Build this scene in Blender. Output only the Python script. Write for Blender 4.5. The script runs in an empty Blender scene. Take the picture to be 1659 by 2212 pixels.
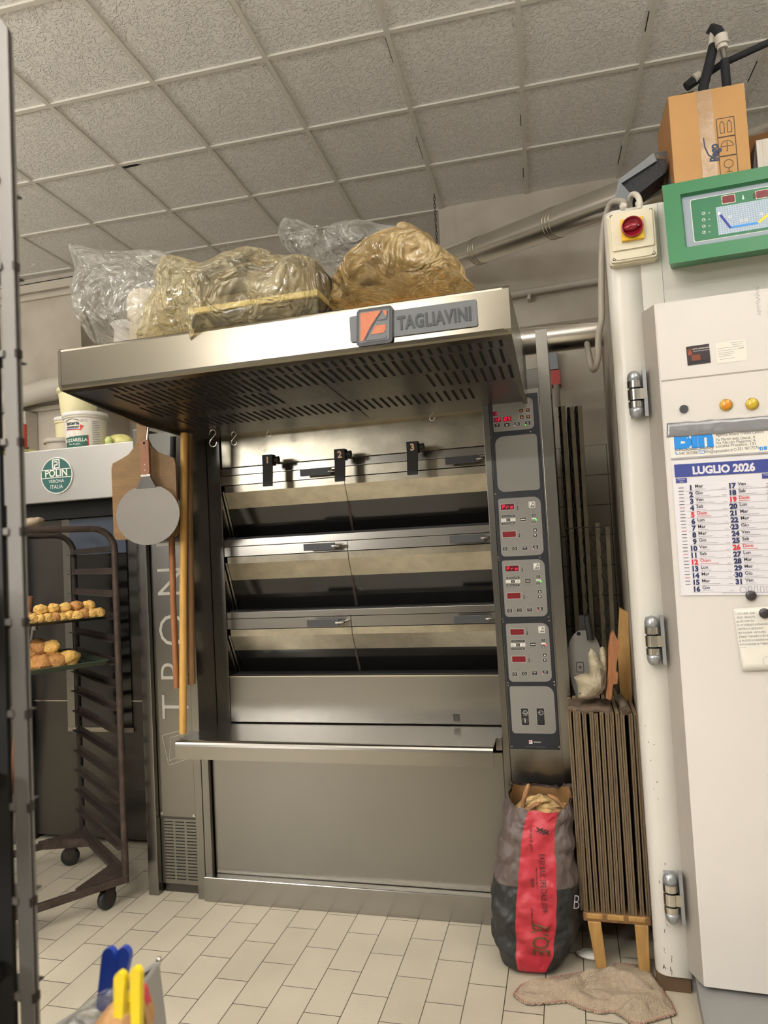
import bpy, math, random, os
from mathutils import Vector, Matrix, noise
random.seed(7)
SC = bpy.context.scene
COL = SC.collection
PI = math.pi

# ---------------------------------------------------------------- camera
FPX, HC = 1507.18, 1.6
RX, RY, RZ = 0.0491865, -0.0531866, 0.2521893
def rotm():
    cz, sz = math.cos(RZ), math.sin(RZ); cx, sx = math.cos(RX), math.sin(RX); cr, sr = math.cos(RY), math.sin(RY)
    Y = Matrix(((cz, sz, 0), (-sz, cz, 0), (0, 0, 1)))
    B = Matrix(((1, 0, 0), (0, 0, -1), (0, 1, 0)))
    P = Matrix(((1, 0, 0), (0, cx, sx), (0, -sx, cx)))
    Q = Matrix(((cr, -sr, 0), (sr, cr, 0), (0, 0, 1)))
    return Q @ P @ B @ Y
W2C = rotm(); C2W = W2C.transposed()
CAM = Vector((0, 0, HC))
cd = bpy.data.cameras.new('camera'); cam = bpy.data.objects.new('camera', cd); COL.objects.link(cam)
cd.sensor_fit = 'VERTICAL'; cd.sensor_height = 36; cd.lens = FPX / 2212 * 36
cd.clip_start = .02; cd.clip_end = 60
cam.matrix_world = Matrix.Translation(CAM) @ (C2W @ Matrix(((1, 0, 0), (0, -1, 0), (0, 0, -1)))).to_4x4()
cd.dof.use_dof = True; cd.dof.focus_distance = 2.9; cd.dof.aperture_fstop = 7
SC.camera = cam

# ---------------------------------------------------------------- exposure, world, lights
SC.view_settings.view_transform = 'Standard'
SC.view_settings.look = 'None'; SC.view_settings.gamma = 1; SC.view_settings.use_curve_mapping = False
SC.view_settings.exposure = -0.04
w = bpy.data.worlds.new('world'); SC.world = w; w.use_nodes = True
w.node_tree.nodes['Background'].inputs[0].default_value = (.9, .88, .85, 1)
w.node_tree.nodes['Background'].inputs[1].default_value = .05
LAMPS = [  # x, y, z, sx, sy, watts
    (-1.75, -1.2, 3.30, 2.0, .22, 125),
    (-0.7, 0.9, 3.86, 1.3, .35, 22),
    (-3.4, 1.5, 3.86, 1.3, .35, 30),
    (1.2, -2.2, 3.86, 1.3, .35, 46),
]
def aim(x, y, z, sx, sy, wt, to):
    area(x, y, z, sx, sy, wt, (Vector(to) - Vector((x, y, z))).to_track_quat('-Z', 'Y').to_euler())
def area(x, y, z, sx, sy, wt, rot=(0, 0, 0)):
    l = bpy.data.lights.new('room_or_fill_light', 'AREA'); l.shape = 'RECTANGLE'; l.size = sx; l.size_y = sy  # serves the room's lamps and the added upward fills alike
    l.energy = wt; l.color = (1, .97, .92)
    o = bpy.data.objects.new('room_or_fill_light', l); o.location = (x, y, z); o.rotation_euler = rot; COL.objects.link(o)
for L in LAMPS: area(*L)
area(-1.75, -1.2, 3.42, 2.0, .22, 185, (PI, 0, 0))  # upward fill added above the hung fitting to brighten the ceiling
area(-4.6, .8, 3.2, .3, 1.6, 135, (PI, 0, 0))  # added upward fill for the ceiling, no fitting here
aim(-4.4, -4.2, 2.5, 1.2, .8, 110, (-.9, 3.1, 1.8))
area(1.7, .6, 3.25, .3, 1.2, 95, (PI, 0, 0))  # another added fill aimed up at the ceiling, without a fitting

# ---------------------------------------------------------------- helpers
def ray(x, y): return (C2W @ Vector(((x - 829.5) / FPX, (y - 1106) / FPX, 1))).normalized()
def U(px, py, ax, v):                       # photo pixel -> point on the plane ax = v
    d = ray(px, py); i = 'xyz'.index(ax); return CAM + d * ((v - CAM[i]) / d[i])
TH = math.radians(-2.5)
FO = Vector((.21, 2.66, 0)); FM = Matrix.Translation(FO) @ Matrix.Rotation(TH, 4, 'Z'); FI = FM.inverted()
def F(px, py, v):                           # photo pixel -> local coordinates on the proofer's plane y = v
    n = FM.to_3x3() @ Vector((0, 1, 0)); d = ray(px, py); p = CAM + d * ((v - (CAM - FO).dot(n)) / d.dot(n)); return FI @ p
def lin(h):
    h = h.lstrip('#'); r = []
    for i in (0, 2, 4):
        c = int(h[i:i+2], 16) / 255; r.append(c / 12.92 if c <= .04045 else ((c + .055) / 1.055) ** 2.4)
    return (*r, 1)
MATS = {}
def mat(n, col, rough=.5, metal=0, bump=0, bscale=30, bdet=3, var=0, vscale=6, emit=None, es=1, stretch=None, trans=0, spec=None, rvar=0, coat=0, gen=False):
    m = bpy.data.materials.new(n); m.use_nodes = True; nt = m.node_tree; p = nt.nodes['Principled BSDF']
    c = lin(col); p.inputs['Base Color'].default_value = c; p.inputs['Roughness'].default_value = rough; p.inputs['Metallic'].default_value = metal
    if spec is not None: p.inputs['Specular IOR Level'].default_value = spec
    if coat: p.inputs['Coat Weight'].default_value = coat
    N = nt.nodes.new; Lk = nt.links.new
    tc = N('ShaderNodeTexCoord'); mp = N('ShaderNodeMapping'); Lk(tc.outputs['Object'], mp.inputs[0])
    if stretch: mp.inputs['Scale'].default_value = stretch
    if var:
        nz = N('ShaderNodeTexNoise'); nz.inputs['Scale'].default_value = vscale; nz.inputs['Detail'].default_value = 5; nz.inputs['Roughness'].default_value = .6; Lk(mp.outputs[0], nz.inputs[0])
        cr = N('ShaderNodeMapRange'); cr.inputs[1].default_value = .22; cr.inputs[2].default_value = .78; cr.inputs[3].default_value = 1 - var; cr.inputs[4].default_value = 1 + var * .6
        Lk(nz.outputs[0], cr.inputs[0])
        mx = N('ShaderNodeVectorMath'); mx.operation = 'SCALE'; mx.inputs[0].default_value = c[:3]; Lk(cr.outputs[0], mx.inputs['Scale']); Lk(mx.outputs[0], p.inputs['Base Color'])
    if rvar:
        nz = N('ShaderNodeTexNoise'); nz.inputs['Scale'].default_value = 3; nz.inputs['Detail'].default_value = 2; Lk(mp.outputs[0], nz.inputs[0])
        cr = N('ShaderNodeMapRange'); cr.inputs[1].default_value = .2; cr.inputs[2].default_value = .8; cr.inputs[3].default_value = max(.04, rough - rvar); cr.inputs[4].default_value = rough + rvar
        Lk(nz.outputs[0], cr.inputs[0]); Lk(cr.outputs[0], p.inputs['Roughness'])
    if bump:
        nz = N('ShaderNodeTexNoise'); nz.inputs['Scale'].default_value = bscale; nz.inputs['Detail'].default_value = bdet; Lk(mp.outputs[0], nz.inputs[0])
        b = N('ShaderNodeBump'); b.inputs['Strength'].default_value = bump; b.inputs['Distance'].default_value = .01; Lk(nz.outputs[0], b.inputs['Height']); Lk(b.outputs[0], p.inputs['Normal'])
    if emit: p.inputs['Emission Color'].default_value = lin(emit); p.inputs['Emission Strength'].default_value = es
    if trans:
        p.inputs['Alpha'].default_value = 1 - trans
    MATS[n] = m; return m
def nodes(m): return m.node_tree, m.node_tree.nodes.new, m.node_tree.links.new, m.node_tree.nodes['Principled BSDF']

class MB:
    def __init__(s, M=None): s.v = []; s.f = []; s.m = []; s.s = []; s.mats = []; s.M = M or Matrix()
    def add(s, vs, fs, m, M=None, smooth=False):
        T = s.M @ M if M is not None else s.M
        o = len(s.v); s.v += [T @ Vector(v) for v in vs]
        if m not in s.mats: s.mats.append(m)
        k = s.mats.index(m)
        for f in fs: s.f.append([i + o for i in f]); s.m.append(k); s.s.append(smooth)
        return s
    def box(s, x0, x1, y0, y1, z0, z1, m, M=None):
        vs = [(x, y, z) for x in (x0, x1) for y in (y0, y1) for z in (z0, z1)]
        return s.add(vs, [(0, 1, 3, 2), (4, 6, 7, 5), (0, 4, 5, 1), (2, 3, 7, 6), (0, 2, 6, 4), (1, 5, 7, 3)], m, M)
    def prism(s, poly, d0, d1, m, M=None, smooth=False):      # polygon in local xy, from z=d0 to d1
        n = len(poly); vs = [(x, y, d0) for x, y in poly] + [(x, y, d1) for x, y in poly]
        s.add(vs, [list(range(n))[::-1], list(range(n, 2 * n))], m, M)
        return s.add(vs, [(i, (i + 1) % n, n + (i + 1) % n, n + i) for i in range(n)], m, M, smooth)
    def tube(s, pts, r, m, n=10, M=None, smooth=True, caps=True, flat=1):
        pts = [Vector(p) for p in pts]; rs = r if isinstance(r, (list, tuple)) else [r] * len(pts)
        vs = []; fs = []; up = None
        for i, p in enumerate(pts):
            t = (pts[min(i + 1, len(pts) - 1)] - pts[max(i - 1, 0)]).normalized()
            if up is None: up = Vector((0, 0, 1)) if abs(t.z) < .9 else Vector((1, 0, 0))
            a = t.cross(up).normalized(); b = a.cross(t).normalized(); up = b
            for k in range(n):
                an = 2 * PI * k / n; vs.append(p + (a * math.cos(an) + b * math.sin(an) * flat) * rs[i])
        for i in range(len(pts) - 1):
            for k in range(n): fs.append((i * n + k, i * n + (k + 1) % n, (i + 1) * n + (k + 1) % n, (i + 1) * n + k))
        s.add(vs, fs, m, M, smooth)
        if caps: s.add(vs, [list(range(n))[::-1], list(range(len(vs) - n, len(vs)))], m, M)
        return s
    def lathe(s, prof, m, n=32, M=None, smooth=True):          # profile (r, z) about local z
        vs = []; fs = []
        for r, z in prof:
            for k in range(n): a = 2 * PI * k / n; vs.append((r * math.cos(a), r * math.sin(a), z))
        for i in range(len(prof) - 1):
            for k in range(n): fs.append((i * n + k, i * n + (k + 1) % n, (i + 1) * n + (k + 1) % n, (i + 1) * n + k))
        return s.add(vs, fs, m, M, smooth)
    def disc(s, r, w0, w1, m, n=24, M=None): return s.prism([(r * math.cos(2 * PI * k / n), r * math.sin(2 * PI * k / n)) for k in range(n)], w0, w1, m, M, True)
    def grid(s, fn, nu, nv, m, M=None, smooth=True, mf=None, wrap=False):
        vs = [fn(i / (nu if wrap else nu - 1), j / (nv - 1)) for j in range(nv) for i in range(nu)]
        by = {}
        for j in range(nv - 1):
            for i in range(nu if wrap else nu - 1):
                k = mf((i + .5) / (nu if wrap else nu - 1), (j + .5) / (nv - 1)) if mf else m
                i2 = (i + 1) % nu; by.setdefault(k, []).append((j * nu + i, j * nu + i2, (j + 1) * nu + i2, (j + 1) * nu + i))
        T = s.M @ M if M is not None else s.M
        o = len(s.v); s.v += [T @ Vector(v) for v in vs]
        for k, fs in by.items():
            if k not in s.mats: s.mats.append(k)
            for f in fs: s.f.append([q + o for q in f]); s.m.append(s.mats.index(k)); s.s.append(smooth)
        return s
    def text(s, t, size, m, M=None, align='CENTER', bold=0, sx=1, shear=0, spacing=1, ext=0):
        vs, fs = text_geo(t, align, bold, spacing, ext / size)
        return s.add([((x * sx + y * shear) * size, y * size, z * size) for x, y, z in vs], fs, m, M)
    def build(s, name, parent=None, org=None, bevel=0, solid=0, sub=0, seg=2, kind=None, label=None):
        if parent is not None: org = ORG[parent.name]
        elif org is None:
            xs = [v.x for v in s.v]; ys = [v.y for v in s.v]; zs = [v.z for v in s.v]
            org = Vector(((min(xs) + max(xs)) / 2, (min(ys) + max(ys)) / 2, min(zs)))
        me = bpy.data.meshes.new(name); me.from_pydata([v - org for v in s.v], [], s.f); me.validate()
        for k in s.mats: me.materials.append(MATS[k])
        if len(me.polygons) != len(s.m): print('POLYMISMATCH', name)
        if len(me.polygons) == len(s.m):
            me.polygons.foreach_set('material_index', s.m); me.polygons.foreach_set('use_smooth', s.s)
        o = bpy.data.objects.new(name, me); COL.objects.link(o)
        if parent is not None: o.parent = parent
        else: o.location = org
        ORG[o.name] = org
        if sub:
            q = o.modifiers.new('sub', 'SUBSURF'); q.levels = sub; q.render_levels = sub
        if solid: q = o.modifiers.new('solid', 'SOLIDIFY'); q.thickness = solid; q.offset = 0
        if bevel: q = o.modifiers.new('bevel', 'BEVEL'); q.width = bevel; q.segments = seg; q.limit_method = 'ANGLE'; q.angle_limit = .7
        if kind: o['kind'] = kind
        if label: o['label'] = label
        return o
ORG = {}
TG = {}
def text_geo(t, align, bold, spacing, ext):
    k = (t, align, bold, spacing, ext)
    if k in TG: return TG[k]
    c = bpy.data.curves.new('t', 'FONT'); c.body = t; c.size = 1; c.align_x = align; c.align_y = 'BOTTOM_BASELINE'
    c.resolution_u = 3; c.offset = bold; c.space_character = spacing; c.extrude = ext
    o = bpy.data.objects.new('t', c); COL.objects.link(o)
    bpy.context.view_layer.update()
    me = bpy.data.meshes.new_from_object(o)
    r = ([tuple(v.co) for v in me.vertices], [tuple(p.vertices) for p in me.polygons])
    bpy.data.objects.remove(o); bpy.data.curves.remove(c); bpy.data.meshes.remove(me)
    TG[k] = r; return r
def thing(name, label, cat, loc=(0, 0, 0), group=None):
    o = bpy.data.objects.new(name, None); o.empty_display_size = .1; COL.objects.link(o); o.location = loc
    ORG[o.name] = Vector(loc); return tag(o, label, cat, group)
def tag(o, label, cat, group=None):
    o['label'] = label; o['category'] = cat
    if group: o['group'] = group
    return o
def st(o): o['kind'] = 'structure'; return o
def FR(x, y, z, roll=0): # local (u right, v up, w towards the camera) on an x-z plane
    return Matrix(((1, 0, 0, x), (0, 0, -1, y), (0, 1, 0, z), (0, 0, 0, 1))) @ Matrix.Rotation(roll, 4, 'Z')
def rr(w, h, r, cx=0, cy=0, n=5, skip=()):
    """rounded rectangle; skip lists square corners"""
    p = []
    for k, (sx, sy, a0) in enumerate(((1, 1, 0), (-1, 1, 90), (-1, -1, 180), (1, -1, 270))):
        q = 0.0005 if k in skip else (r[k] if isinstance(r, (list, tuple)) else r)
        for i in range(n + 1):
            a = math.radians(a0 + 90 * i / n); p.append((cx + sx * (w / 2 - q) + q * math.cos(a), cy + sy * (h / 2 - q) + q * math.sin(a)))
    return p
def fbm(p, sc, o=4): return noise.fractal(Vector(p) * sc, .8, 2.0, o)
def ridge(p, sc): # crumple: sharp folds
    v = noise.voronoi(Vector(p) * sc)[0]; return v[1] - v[0]

# ---------------------------------------------------------------- materials
mat('ceil', '#f2efea', .85)
nt, N, L, P = nodes(MATS['ceil'])
tc = N('ShaderNodeTexCoord')
vo = N('ShaderNodeTexNoise'); vo.inputs['Scale'].default_value = 40; vo.inputs['Detail'].default_value = 2; vo.inputs['Distortion'].default_value = 1.6; L(tc.outputs['Object'], vo.inputs[0])
rp = N('ShaderNodeValToRGB'); rp.color_ramp.elements[0].position = .50; rp.color_ramp.elements[1].position = .62; L(vo.outputs[0], rp.inputs[0])
bp = N('ShaderNodeBump'); bp.inputs['Strength'].default_value = .8; bp.inputs['Distance'].default_value = .006; L(rp.outputs[0], bp.inputs['Height']); L(bp.outputs[0], P.inputs['Normal'])
mat('tee', '#dedad0', .5)
mat('gap', '#1c1916', .9)
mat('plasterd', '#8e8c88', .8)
mat('plaster', '#cfc7b8', .8, var=.05, vscale=3, bump=.15, bscale=12)
mat('floor', '#aba291', .42)
nt, N, L, P = nodes(MATS['floor'])
tc = N('ShaderNodeTexCoord'); mp = N('ShaderNodeMapping'); mp.inputs['Rotation'].default_value = (0, 0, math.radians(90)); mp.inputs['Location'].default_value = (0.058, 0.037, 0); L(tc.outputs['Object'], mp.inputs[0])
br = N('ShaderNodeTexBrick'); br.inputs['Scale'].default_value = 1; br.inputs['Brick Width'].default_value = .253; br.inputs['Row Height'].default_value = .1355
br.inputs['Mortar Size'].default_value = .0017; br.inputs['Mortar Smooth'].default_value = .1
br.inputs['Color1'].default_value = lin('#b2a996'); br.inputs['Color2'].default_value = lin('#b9b09d'); br.inputs['Mortar'].default_value = lin('#3a3128'); L(mp.outputs[0], br.inputs[0])
nz = N('ShaderNodeTexNoise'); nz.inputs['Scale'].default_value = 260; nz.inputs['Detail'].default_value = 2; L(tc.outputs['Object'], nz.inputs[0])
n2 = N('ShaderNodeTexNoise'); n2.inputs['Scale'].default_value = 3; n2.inputs['Detail'].default_value = 6; L(tc.outputs['Object'], n2.inputs[0])
ad = N('ShaderNodeMath'); ad.operation = 'ADD'; L(nz.outputs[0], ad.inputs[0]); L(n2.outputs[0], ad.inputs[1])
mr = N('ShaderNodeMapRange'); mr.inputs[1].default_value = .6; mr.inputs[2].default_value = 1.4; mr.inputs[3].default_value = .82; mr.inputs[4].default_value = 1.14; L(ad.outputs[0], mr.inputs[0])
vm = N('ShaderNodeVectorMath'); vm.operation = 'SCALE'; L(br.outputs['Color'], vm.inputs[0]); L(mr.outputs[0], vm.inputs['Scale']); L(vm.outputs[0], P.inputs['Base Color'])
bp = N('ShaderNodeBump'); bp.inputs['Strength'].default_value = .5; bp.inputs['Distance'].default_value = .002; bp.invert = True; L(br.outputs['Fac'], bp.inputs['Height']); L(bp.outputs[0], P.inputs['Normal'])
# back wall: plaster, square tiles below 2.2 m
mat('wallb', '#cfc8ba', .7)
nt, N, L, P = nodes(MATS['wallb'])
tc = N('ShaderNodeTexCoord'); sp = N('ShaderNodeSeparateXYZ'); L(tc.outputs['Object'], sp.inputs[0])
mp = N('ShaderNodeMapping'); mp.inputs['Rotation'].default_value = (PI / 2, 0, 0); L(tc.outputs['Object'], mp.inputs[0])
br = N('ShaderNodeTexBrick'); br.offset = 0; br.inputs['Scale'].default_value = 1; br.inputs['Brick Width'].default_value = .15; br.inputs['Row Height'].default_value = .2; br.inputs['Mortar Size'].default_value = .003
br.inputs['Color1'].default_value = lin('#c9c2b2'); br.inputs['Color2'].default_value = lin('#c4bcab'); br.inputs['Mortar'].default_value = lin('#6a6255')
L(mp.outputs[0], br.inputs[0])
cm = N('ShaderNodeMath'); cm.operation = 'LESS_THAN'; cm.inputs[1].default_value = 2.2; L(sp.outputs[2], cm.inputs[0])
nz = N('ShaderNodeTexNoise'); nz.inputs['Scale'].default_value = 2.5; nz.inputs['Detail'].default_value = 7; L(tc.outputs['Object'], nz.inputs[0])
rp = N('ShaderNodeValToRGB'); rp.color_ramp.elements[0].position = .3; rp.color_ramp.elements[0].color = lin('#b8ae9d'); rp.color_ramp.elements[1].position = .6; rp.color_ramp.elements[1].color = lin('#d0c8ba'); L(nz.outputs[0], rp.inputs[0])
mx = N('ShaderNodeMix'); mx.data_type = 'RGBA'; L(cm.outputs[0], mx.inputs[0]); L(rp.outputs[0], mx.inputs[6]); L(br.outputs['Color'], mx.inputs[7]); L(mx.outputs[2], P.inputs['Base Color'])
def steel(n, col, rough, stretch, rv=.03, var=.05, bump=0):
    return mat(n, col, rough, 1, bump=0, bscale=60, var=var if var > .2 else 0, vscale=9, stretch=stretch, rvar=0)
steel('steel', '#8f8c86', .27, (1, 1, 1.0))
steel('steelh', '#99958e', .24, (.25, 1, 3))
steel('steelv', '#8b8882', .24, (3, 1, .25))
steel('hoodm', '#857f72', .24, (.4, 1, 1), .03, .04, .0)
steel('hoodu', '#807f7e', .30, (1, 1, 1), .06, .1)
steel('soot', '#b0a998', .28, (1, 1, 1.4), .12, .30)
steel('chrome', '#d6d2ca', .17, (1, 1, 1), .05, .04, 0)
steel('ductm', '#eeeae2', .24, (1, 1, 1))
steel('bright', '#d2ccc0', .25, (1, 1, 1), .05, .04, 0)
steel('polin', '#b9b7b3', .42, (1, 1, 1), .06, .08)
steel('dsteel', '#5b5854', .34, (1, 1, 1), .06, .15)
mat('slot', '#080706', .9)
mat('black', '#17181b', .4)
mat('blackm', '#1a1817', .6)
mat('handle', '#3c3d3f', .45)
mat('glass', '#0c0b0a', .12, spec=.7)
mat('dglass', '#14151a', .15, spec=.6)
mat('panelblk', '#22252b', .35)
mat('panelgry', '#7d7a74', .45)
mat('badge', '#5a5c5e', .5); mat('badgedk', '#2b2d30', .5)
mat('orange', '#b5643a', .5, var=.2, vscale=40)
mat('orangeb', '#e2702e', .5)
mat('peach', '#e8c0a0', .5)
mat('white', '#e6e3dc', .5)
mat('key', '#1b1c1f', .5)
mat('dispd', '#5d0d16', .3, emit='#7a0a18', es=.35)
mat('disp', '#3a0610', .3, emit='#5a0414', es=.5)
mat('led', '#ff2848', .4, emit='#ff2040', es=1.6)
mat('ledd', '#7d1a24', .4)
mat('ledg', '#48ff40', .4, emit='#30ff28', es=2)
mat('ledr', '#ff6070', .4, emit='#ff3040', es=1.5)
mat('ink', '#3c3a38', .6)
mat('etch', '#a8a399', .5, .2)
mat('rust', '#4c4039', .55, .5, var=.5, vscale=22, bump=.3, bscale=60)
mat('rustd', '#38302b', .6, .4, var=.5, vscale=22, bump=.3, bscale=60)
mat('rubber', '#1a1a1c', .5)
mat('tray', '#232321', .45, .5)
mat('trayg', '#3c4636', .55, .2, var=.2, vscale=10)
mat('puff', '#eabb66', .65, var=.45, vscale=1.6, bump=1, bscale=4, bdet=5)
mat('puffb', '#c28a4e', .65, var=.5, vscale=1.4, bump=1, bscale=4, bdet=5)
mat('bluep', '#1f5f96', .5); mat('navy', '#3a414d', .3)
mat('wood', '#b0884f', .55, var=.35, vscale=9, stretch=(6, 6, .8), bump=.12, bscale=20)
mat('woodl', '#c79a52', .5, var=.25, vscale=9, stretch=(8, 8, .6), bump=.1, bscale=20)
mat('woodd', '#7d5b36', .6, var=.4, vscale=10, stretch=(8, 8, .7), bump=.15, bscale=20)
mat('woodo', '#94603a', .5, var=.35, vscale=10, stretch=(8, 8, .7), bump=.1)
mat('woodh', '#8a5a3c', .5, var=.2, vscale=10)
mat('pwood', '#7a5c34', .55, var=.3, vscale=7, stretch=(1, 1, 4), bump=.1)
mat('alu', '#7f7a74', .5, .75, var=.05, vscale=3)
mat('cream', '#e8dfb4', .45); mat('tubw', '#e4ddd0', .4); mat('tubg', '#b5aca0', .5)
mat('green', '#1f5a48', .45); mat('greend', '#2a5c58', .45)
mat('logor', '#c8302e', .5); mat('logob', '#2f6fb0', .5); mat('logok', '#22343c', .5)
mat('redp', '#b8372c', .4); mat('yelp', '#dcd489', .4); mat('lime', '#c9d486', .4)
mat('pvc', '#d2cbbf', .45); mat('conduit', '#a79f93', .55)
mat('frw', '#d2cec5', .32, var=.04, vscale=4, bump=.08, bscale=5)
mat('frd', '#d9d4ce', .30, var=.03, vscale=3)
mat('fre', '#a39c92', .45, var=.1, vscale=5)  # door edge grey with its shade painted in; seam line too
mat('frs', '#b4aa9b', .55, var=.3, vscale=9, stretch=(1, 1, .4), bump=.3, bscale=14)
mat('grime', '#5a4630', .8)
mat('frm', '#8f8d8b', .5, .3)
mat('boxg', '#357a50', .38); mat('boxgd', '#28704c', .4); mat('boxgl', '#8f9aa6', .45)
mat('gridc', '#a9bccb', .5)
mat('curvb', '#28348c', .5); mat('curvl', '#3f8fdc', .5); mat('curvy', '#f0d030', .5)
mat('jbox', '#d9d0b8', .45); mat('yel', '#eab818', .4); mat('swr', '#8a1724', .25, coat=.4)
mat('hinge', '#9fa2a5', .3, .55)
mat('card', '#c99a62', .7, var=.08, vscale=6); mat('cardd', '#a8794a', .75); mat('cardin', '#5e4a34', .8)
mat('tapec', '#b08a5e', .18, var=.1, vscale=20, bump=.5, bscale=18, coat=.6)
mat('foam', '#1b1d22', .75, bump=.2, bscale=40)
mat('cardink', '#5c5040', .7); mat('cardblue', '#3d4a68', .7)
mat('ltray', '#7c8084', .4, .2)
mat('bristle', '#25262b', .6, bump=1, bscale=40)
mat('paper', '#dedbe0', .6); mat('paperw', '#e4e0d6', .6); mat('calb', '#37448c', .5); mat('calt', '#27305a', .5); mat('calr', '#c8323c', .5); mat('calg', '#a5a3a8', .6); mat('calk', '#30323c', .5)
mat('birb', '#1f86d8', .5); mat('duct', '#9a9b9e', .28, .5, bump=.25, bscale=20)
mat('magn', '#3a3536', .3); mat('pen', '#8a8a90', .6)
mat('amber', '#c8841c', .2, emit='#c07010', es=.25, coat=.5); mat('amber2', '#c0a428', .2, emit='#a89018', es=.2, coat=.5); mat('bezel', '#c9a84c', .25, .6)
mat('cdark', '#33262a', .4); mat('fire', '#7c3c28', .5)
mat('board', '#6c5a43', .65, var=.45, vscale=12, stretch=(30, 30, .5), bump=.3, bscale=14)
mat('boarde', '#8a765a', .65, var=.4, vscale=14, stretch=(20, 20, 1))
mat('boardd', '#231d17', .8)
mat('lframe', '#8b8067', .5, .3, var=.3, vscale=16)
mat('lwire', '#4c463e', .5, .5)
mat('bagr', '#ad2c38', .5, bump=.5, bscale=22, bdet=5)
mat('bagg', '#5a4e4a', .55, bump=.6, bscale=18, bdet=5)
mat('bagk', '#262625', .5, bump=.6, bscale=16, bdet=5)
mat('bagi', '#8c6a42', .7)
mat('bagt', '#3a2320', .6); mat('baggold', '#5c3c20', .6)
mat('bread', '#cfae78', .75, var=.45, vscale=30, bump=.8, bscale=40)
mat('crust', '#9a7048', .7, var=.4, vscale=30, bump=.8, bscale=40)
mat('rag', '#b3a18a', .95, var=.18, vscale=60, bump=1, bscale=220)
mat('ragred', '#a8605a', .9)
mat('cloth', '#a39880', .9, var=.2, vscale=25, bump=.6, bscale=120)
mat('clothd', '#5c4b3d', .8, var=.3, vscale=12, bump=.4, bscale=30)
mat('plaggy', '#77736b', .5, var=.1)
mat('fibre', '#7d6e5c', .9, bump=1, bscale=200)
mat('tub_in', '#cfc9c0', .5)
mat('greyroll', '#6a5f50', .6, var=.35, vscale=10)
mat('fabw', '#d8cbb0', .7)
mat('ivory', '#e8dcaa', .5)
mat('clipb', '#1f3fa0', .3, coat=.3); mat('clipy', '#e6cb22', .35, coat=.2); mat('clipr', '#c43a4a', .35)
mat('kraft', '#b98d5c', .75, bump=.9, bscale=45)
mat('binm', '#a9a8a4', .4, .45, var=.08, vscale=8)
mat('postm', '#75716c', .6, .15, var=.2, vscale=10, stretch=(1, 1, .3))
def plastic(n, col, tint, haze, rough=.13, bs=6, gl=.10):
    m = bpy.data.materials.new(n); m.use_nodes = True; nt = m.node_tree; MATS[n] = m
    for q in list(nt.nodes): nt.nodes.remove(q)
    N = nt.nodes.new; L = nt.links.new
    out = N('ShaderNodeOutputMaterial'); tr = N('ShaderNodeBsdfTransparent'); tr.inputs[0].default_value = lin(tint)
    tc = N('ShaderNodeTexCoord'); nz = N('ShaderNodeTexNoise'); nz.inputs['Scale'].default_value = bs; nz.inputs['Detail'].default_value = 2; nz.inputs['Distortion'].default_value = 2.0; L(tc.outputs['Object'], nz.inputs[0])
    sc = N('ShaderNodeVectorMath'); sc.operation = 'SCALE'; sc.inputs['Scale'].default_value = .25; L(nz.outputs['Color'], sc.inputs[0])
    ds = N('ShaderNodeVectorMath'); ds.operation = 'ADD'; L(tc.outputs['Object'], ds.inputs[0]); L(sc.outputs[0], ds.inputs[1])
    vo = N('ShaderNodeTexVoronoi'); vo.feature = 'DISTANCE_TO_EDGE'; vo.inputs['Scale'].default_value = bs * 1.4; L(ds.outputs[0], vo.inputs['Vector'])
    ad = N('ShaderNodeMath'); ad.operation = 'ADD'; L(nz.outputs[0], ad.inputs[0]); L(vo.outputs[0], ad.inputs[1])
    b = N('ShaderNodeBump'); b.inputs['Strength'].default_value = 1; b.inputs['Distance'].default_value = .05; L(ad.outputs[0], b.inputs['Height'])
    df = N('ShaderNodeBsdfDiffuse'); df.inputs[0].default_value = lin(col); L(b.outputs[0], df.inputs['Normal'])
    tl = N('ShaderNodeBsdfTranslucent'); tl.inputs[0].default_value = lin(col)
    gs = N('ShaderNodeBsdfGlossy'); gs.inputs[0].default_value = (1, 1, .97, 1); gs.inputs['Roughness'].default_value = rough; L(b.outputs[0], gs.inputs['Normal'])
    m1 = N('ShaderNodeMixShader'); m1.inputs[0].default_value = .45; L(df.outputs[0], m1.inputs[1]); L(tl.outputs[0], m1.inputs[2])
    hn = N('ShaderNodeTexNoise'); hn.inputs['Scale'].default_value = 7; hn.inputs['Detail'].default_value = 3; hn.inputs['Distortion'].default_value = 1.5; L(tc.outputs['Object'], hn.inputs[0])
    ed = N('ShaderNodeMapRange'); ed.inputs[1].default_value = .38; ed.inputs[2].default_value = .62; ed.inputs[3].default_value = haze * .45; ed.inputs[4].default_value = min(.95, haze * 1.9); L(hn.outputs[0], ed.inputs[0])
    m2 = N('ShaderNodeMixShader'); L(ed.outputs[0], m2.inputs[0]); L(tr.outputs[0], m2.inputs[1]); L(m1.outputs[0], m2.inputs[2])
    fr_ = N('ShaderNodeFresnel'); fr_.inputs[0].default_value = 1.6; L(b.outputs[0], fr_.inputs['Normal'])
    fa = N('ShaderNodeMath'); fa.operation = 'MULTIPLY_ADD'; fa.use_clamp = True; fa.inputs[1].default_value = .55; fa.inputs[2].default_value = gl; L(fr_.outputs[0], fa.inputs[0])
    m3 = N('ShaderNodeMixShader'); L(fa.outputs[0], m3.inputs[0]); L(m2.outputs[0], m3.inputs[1]); L(gs.outputs[0], m3.inputs[2]); L(m3.outputs[0], out.inputs[0])
plastic('film', '#fbfaf6', '#ffffff', .16, gl=.02)
plastic('filmy', '#fbeec8', '#fff8e4', .25, gl=.02)
plastic('filmo', '#f2d9a4', '#fbeccb', .38, gl=.02)
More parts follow.
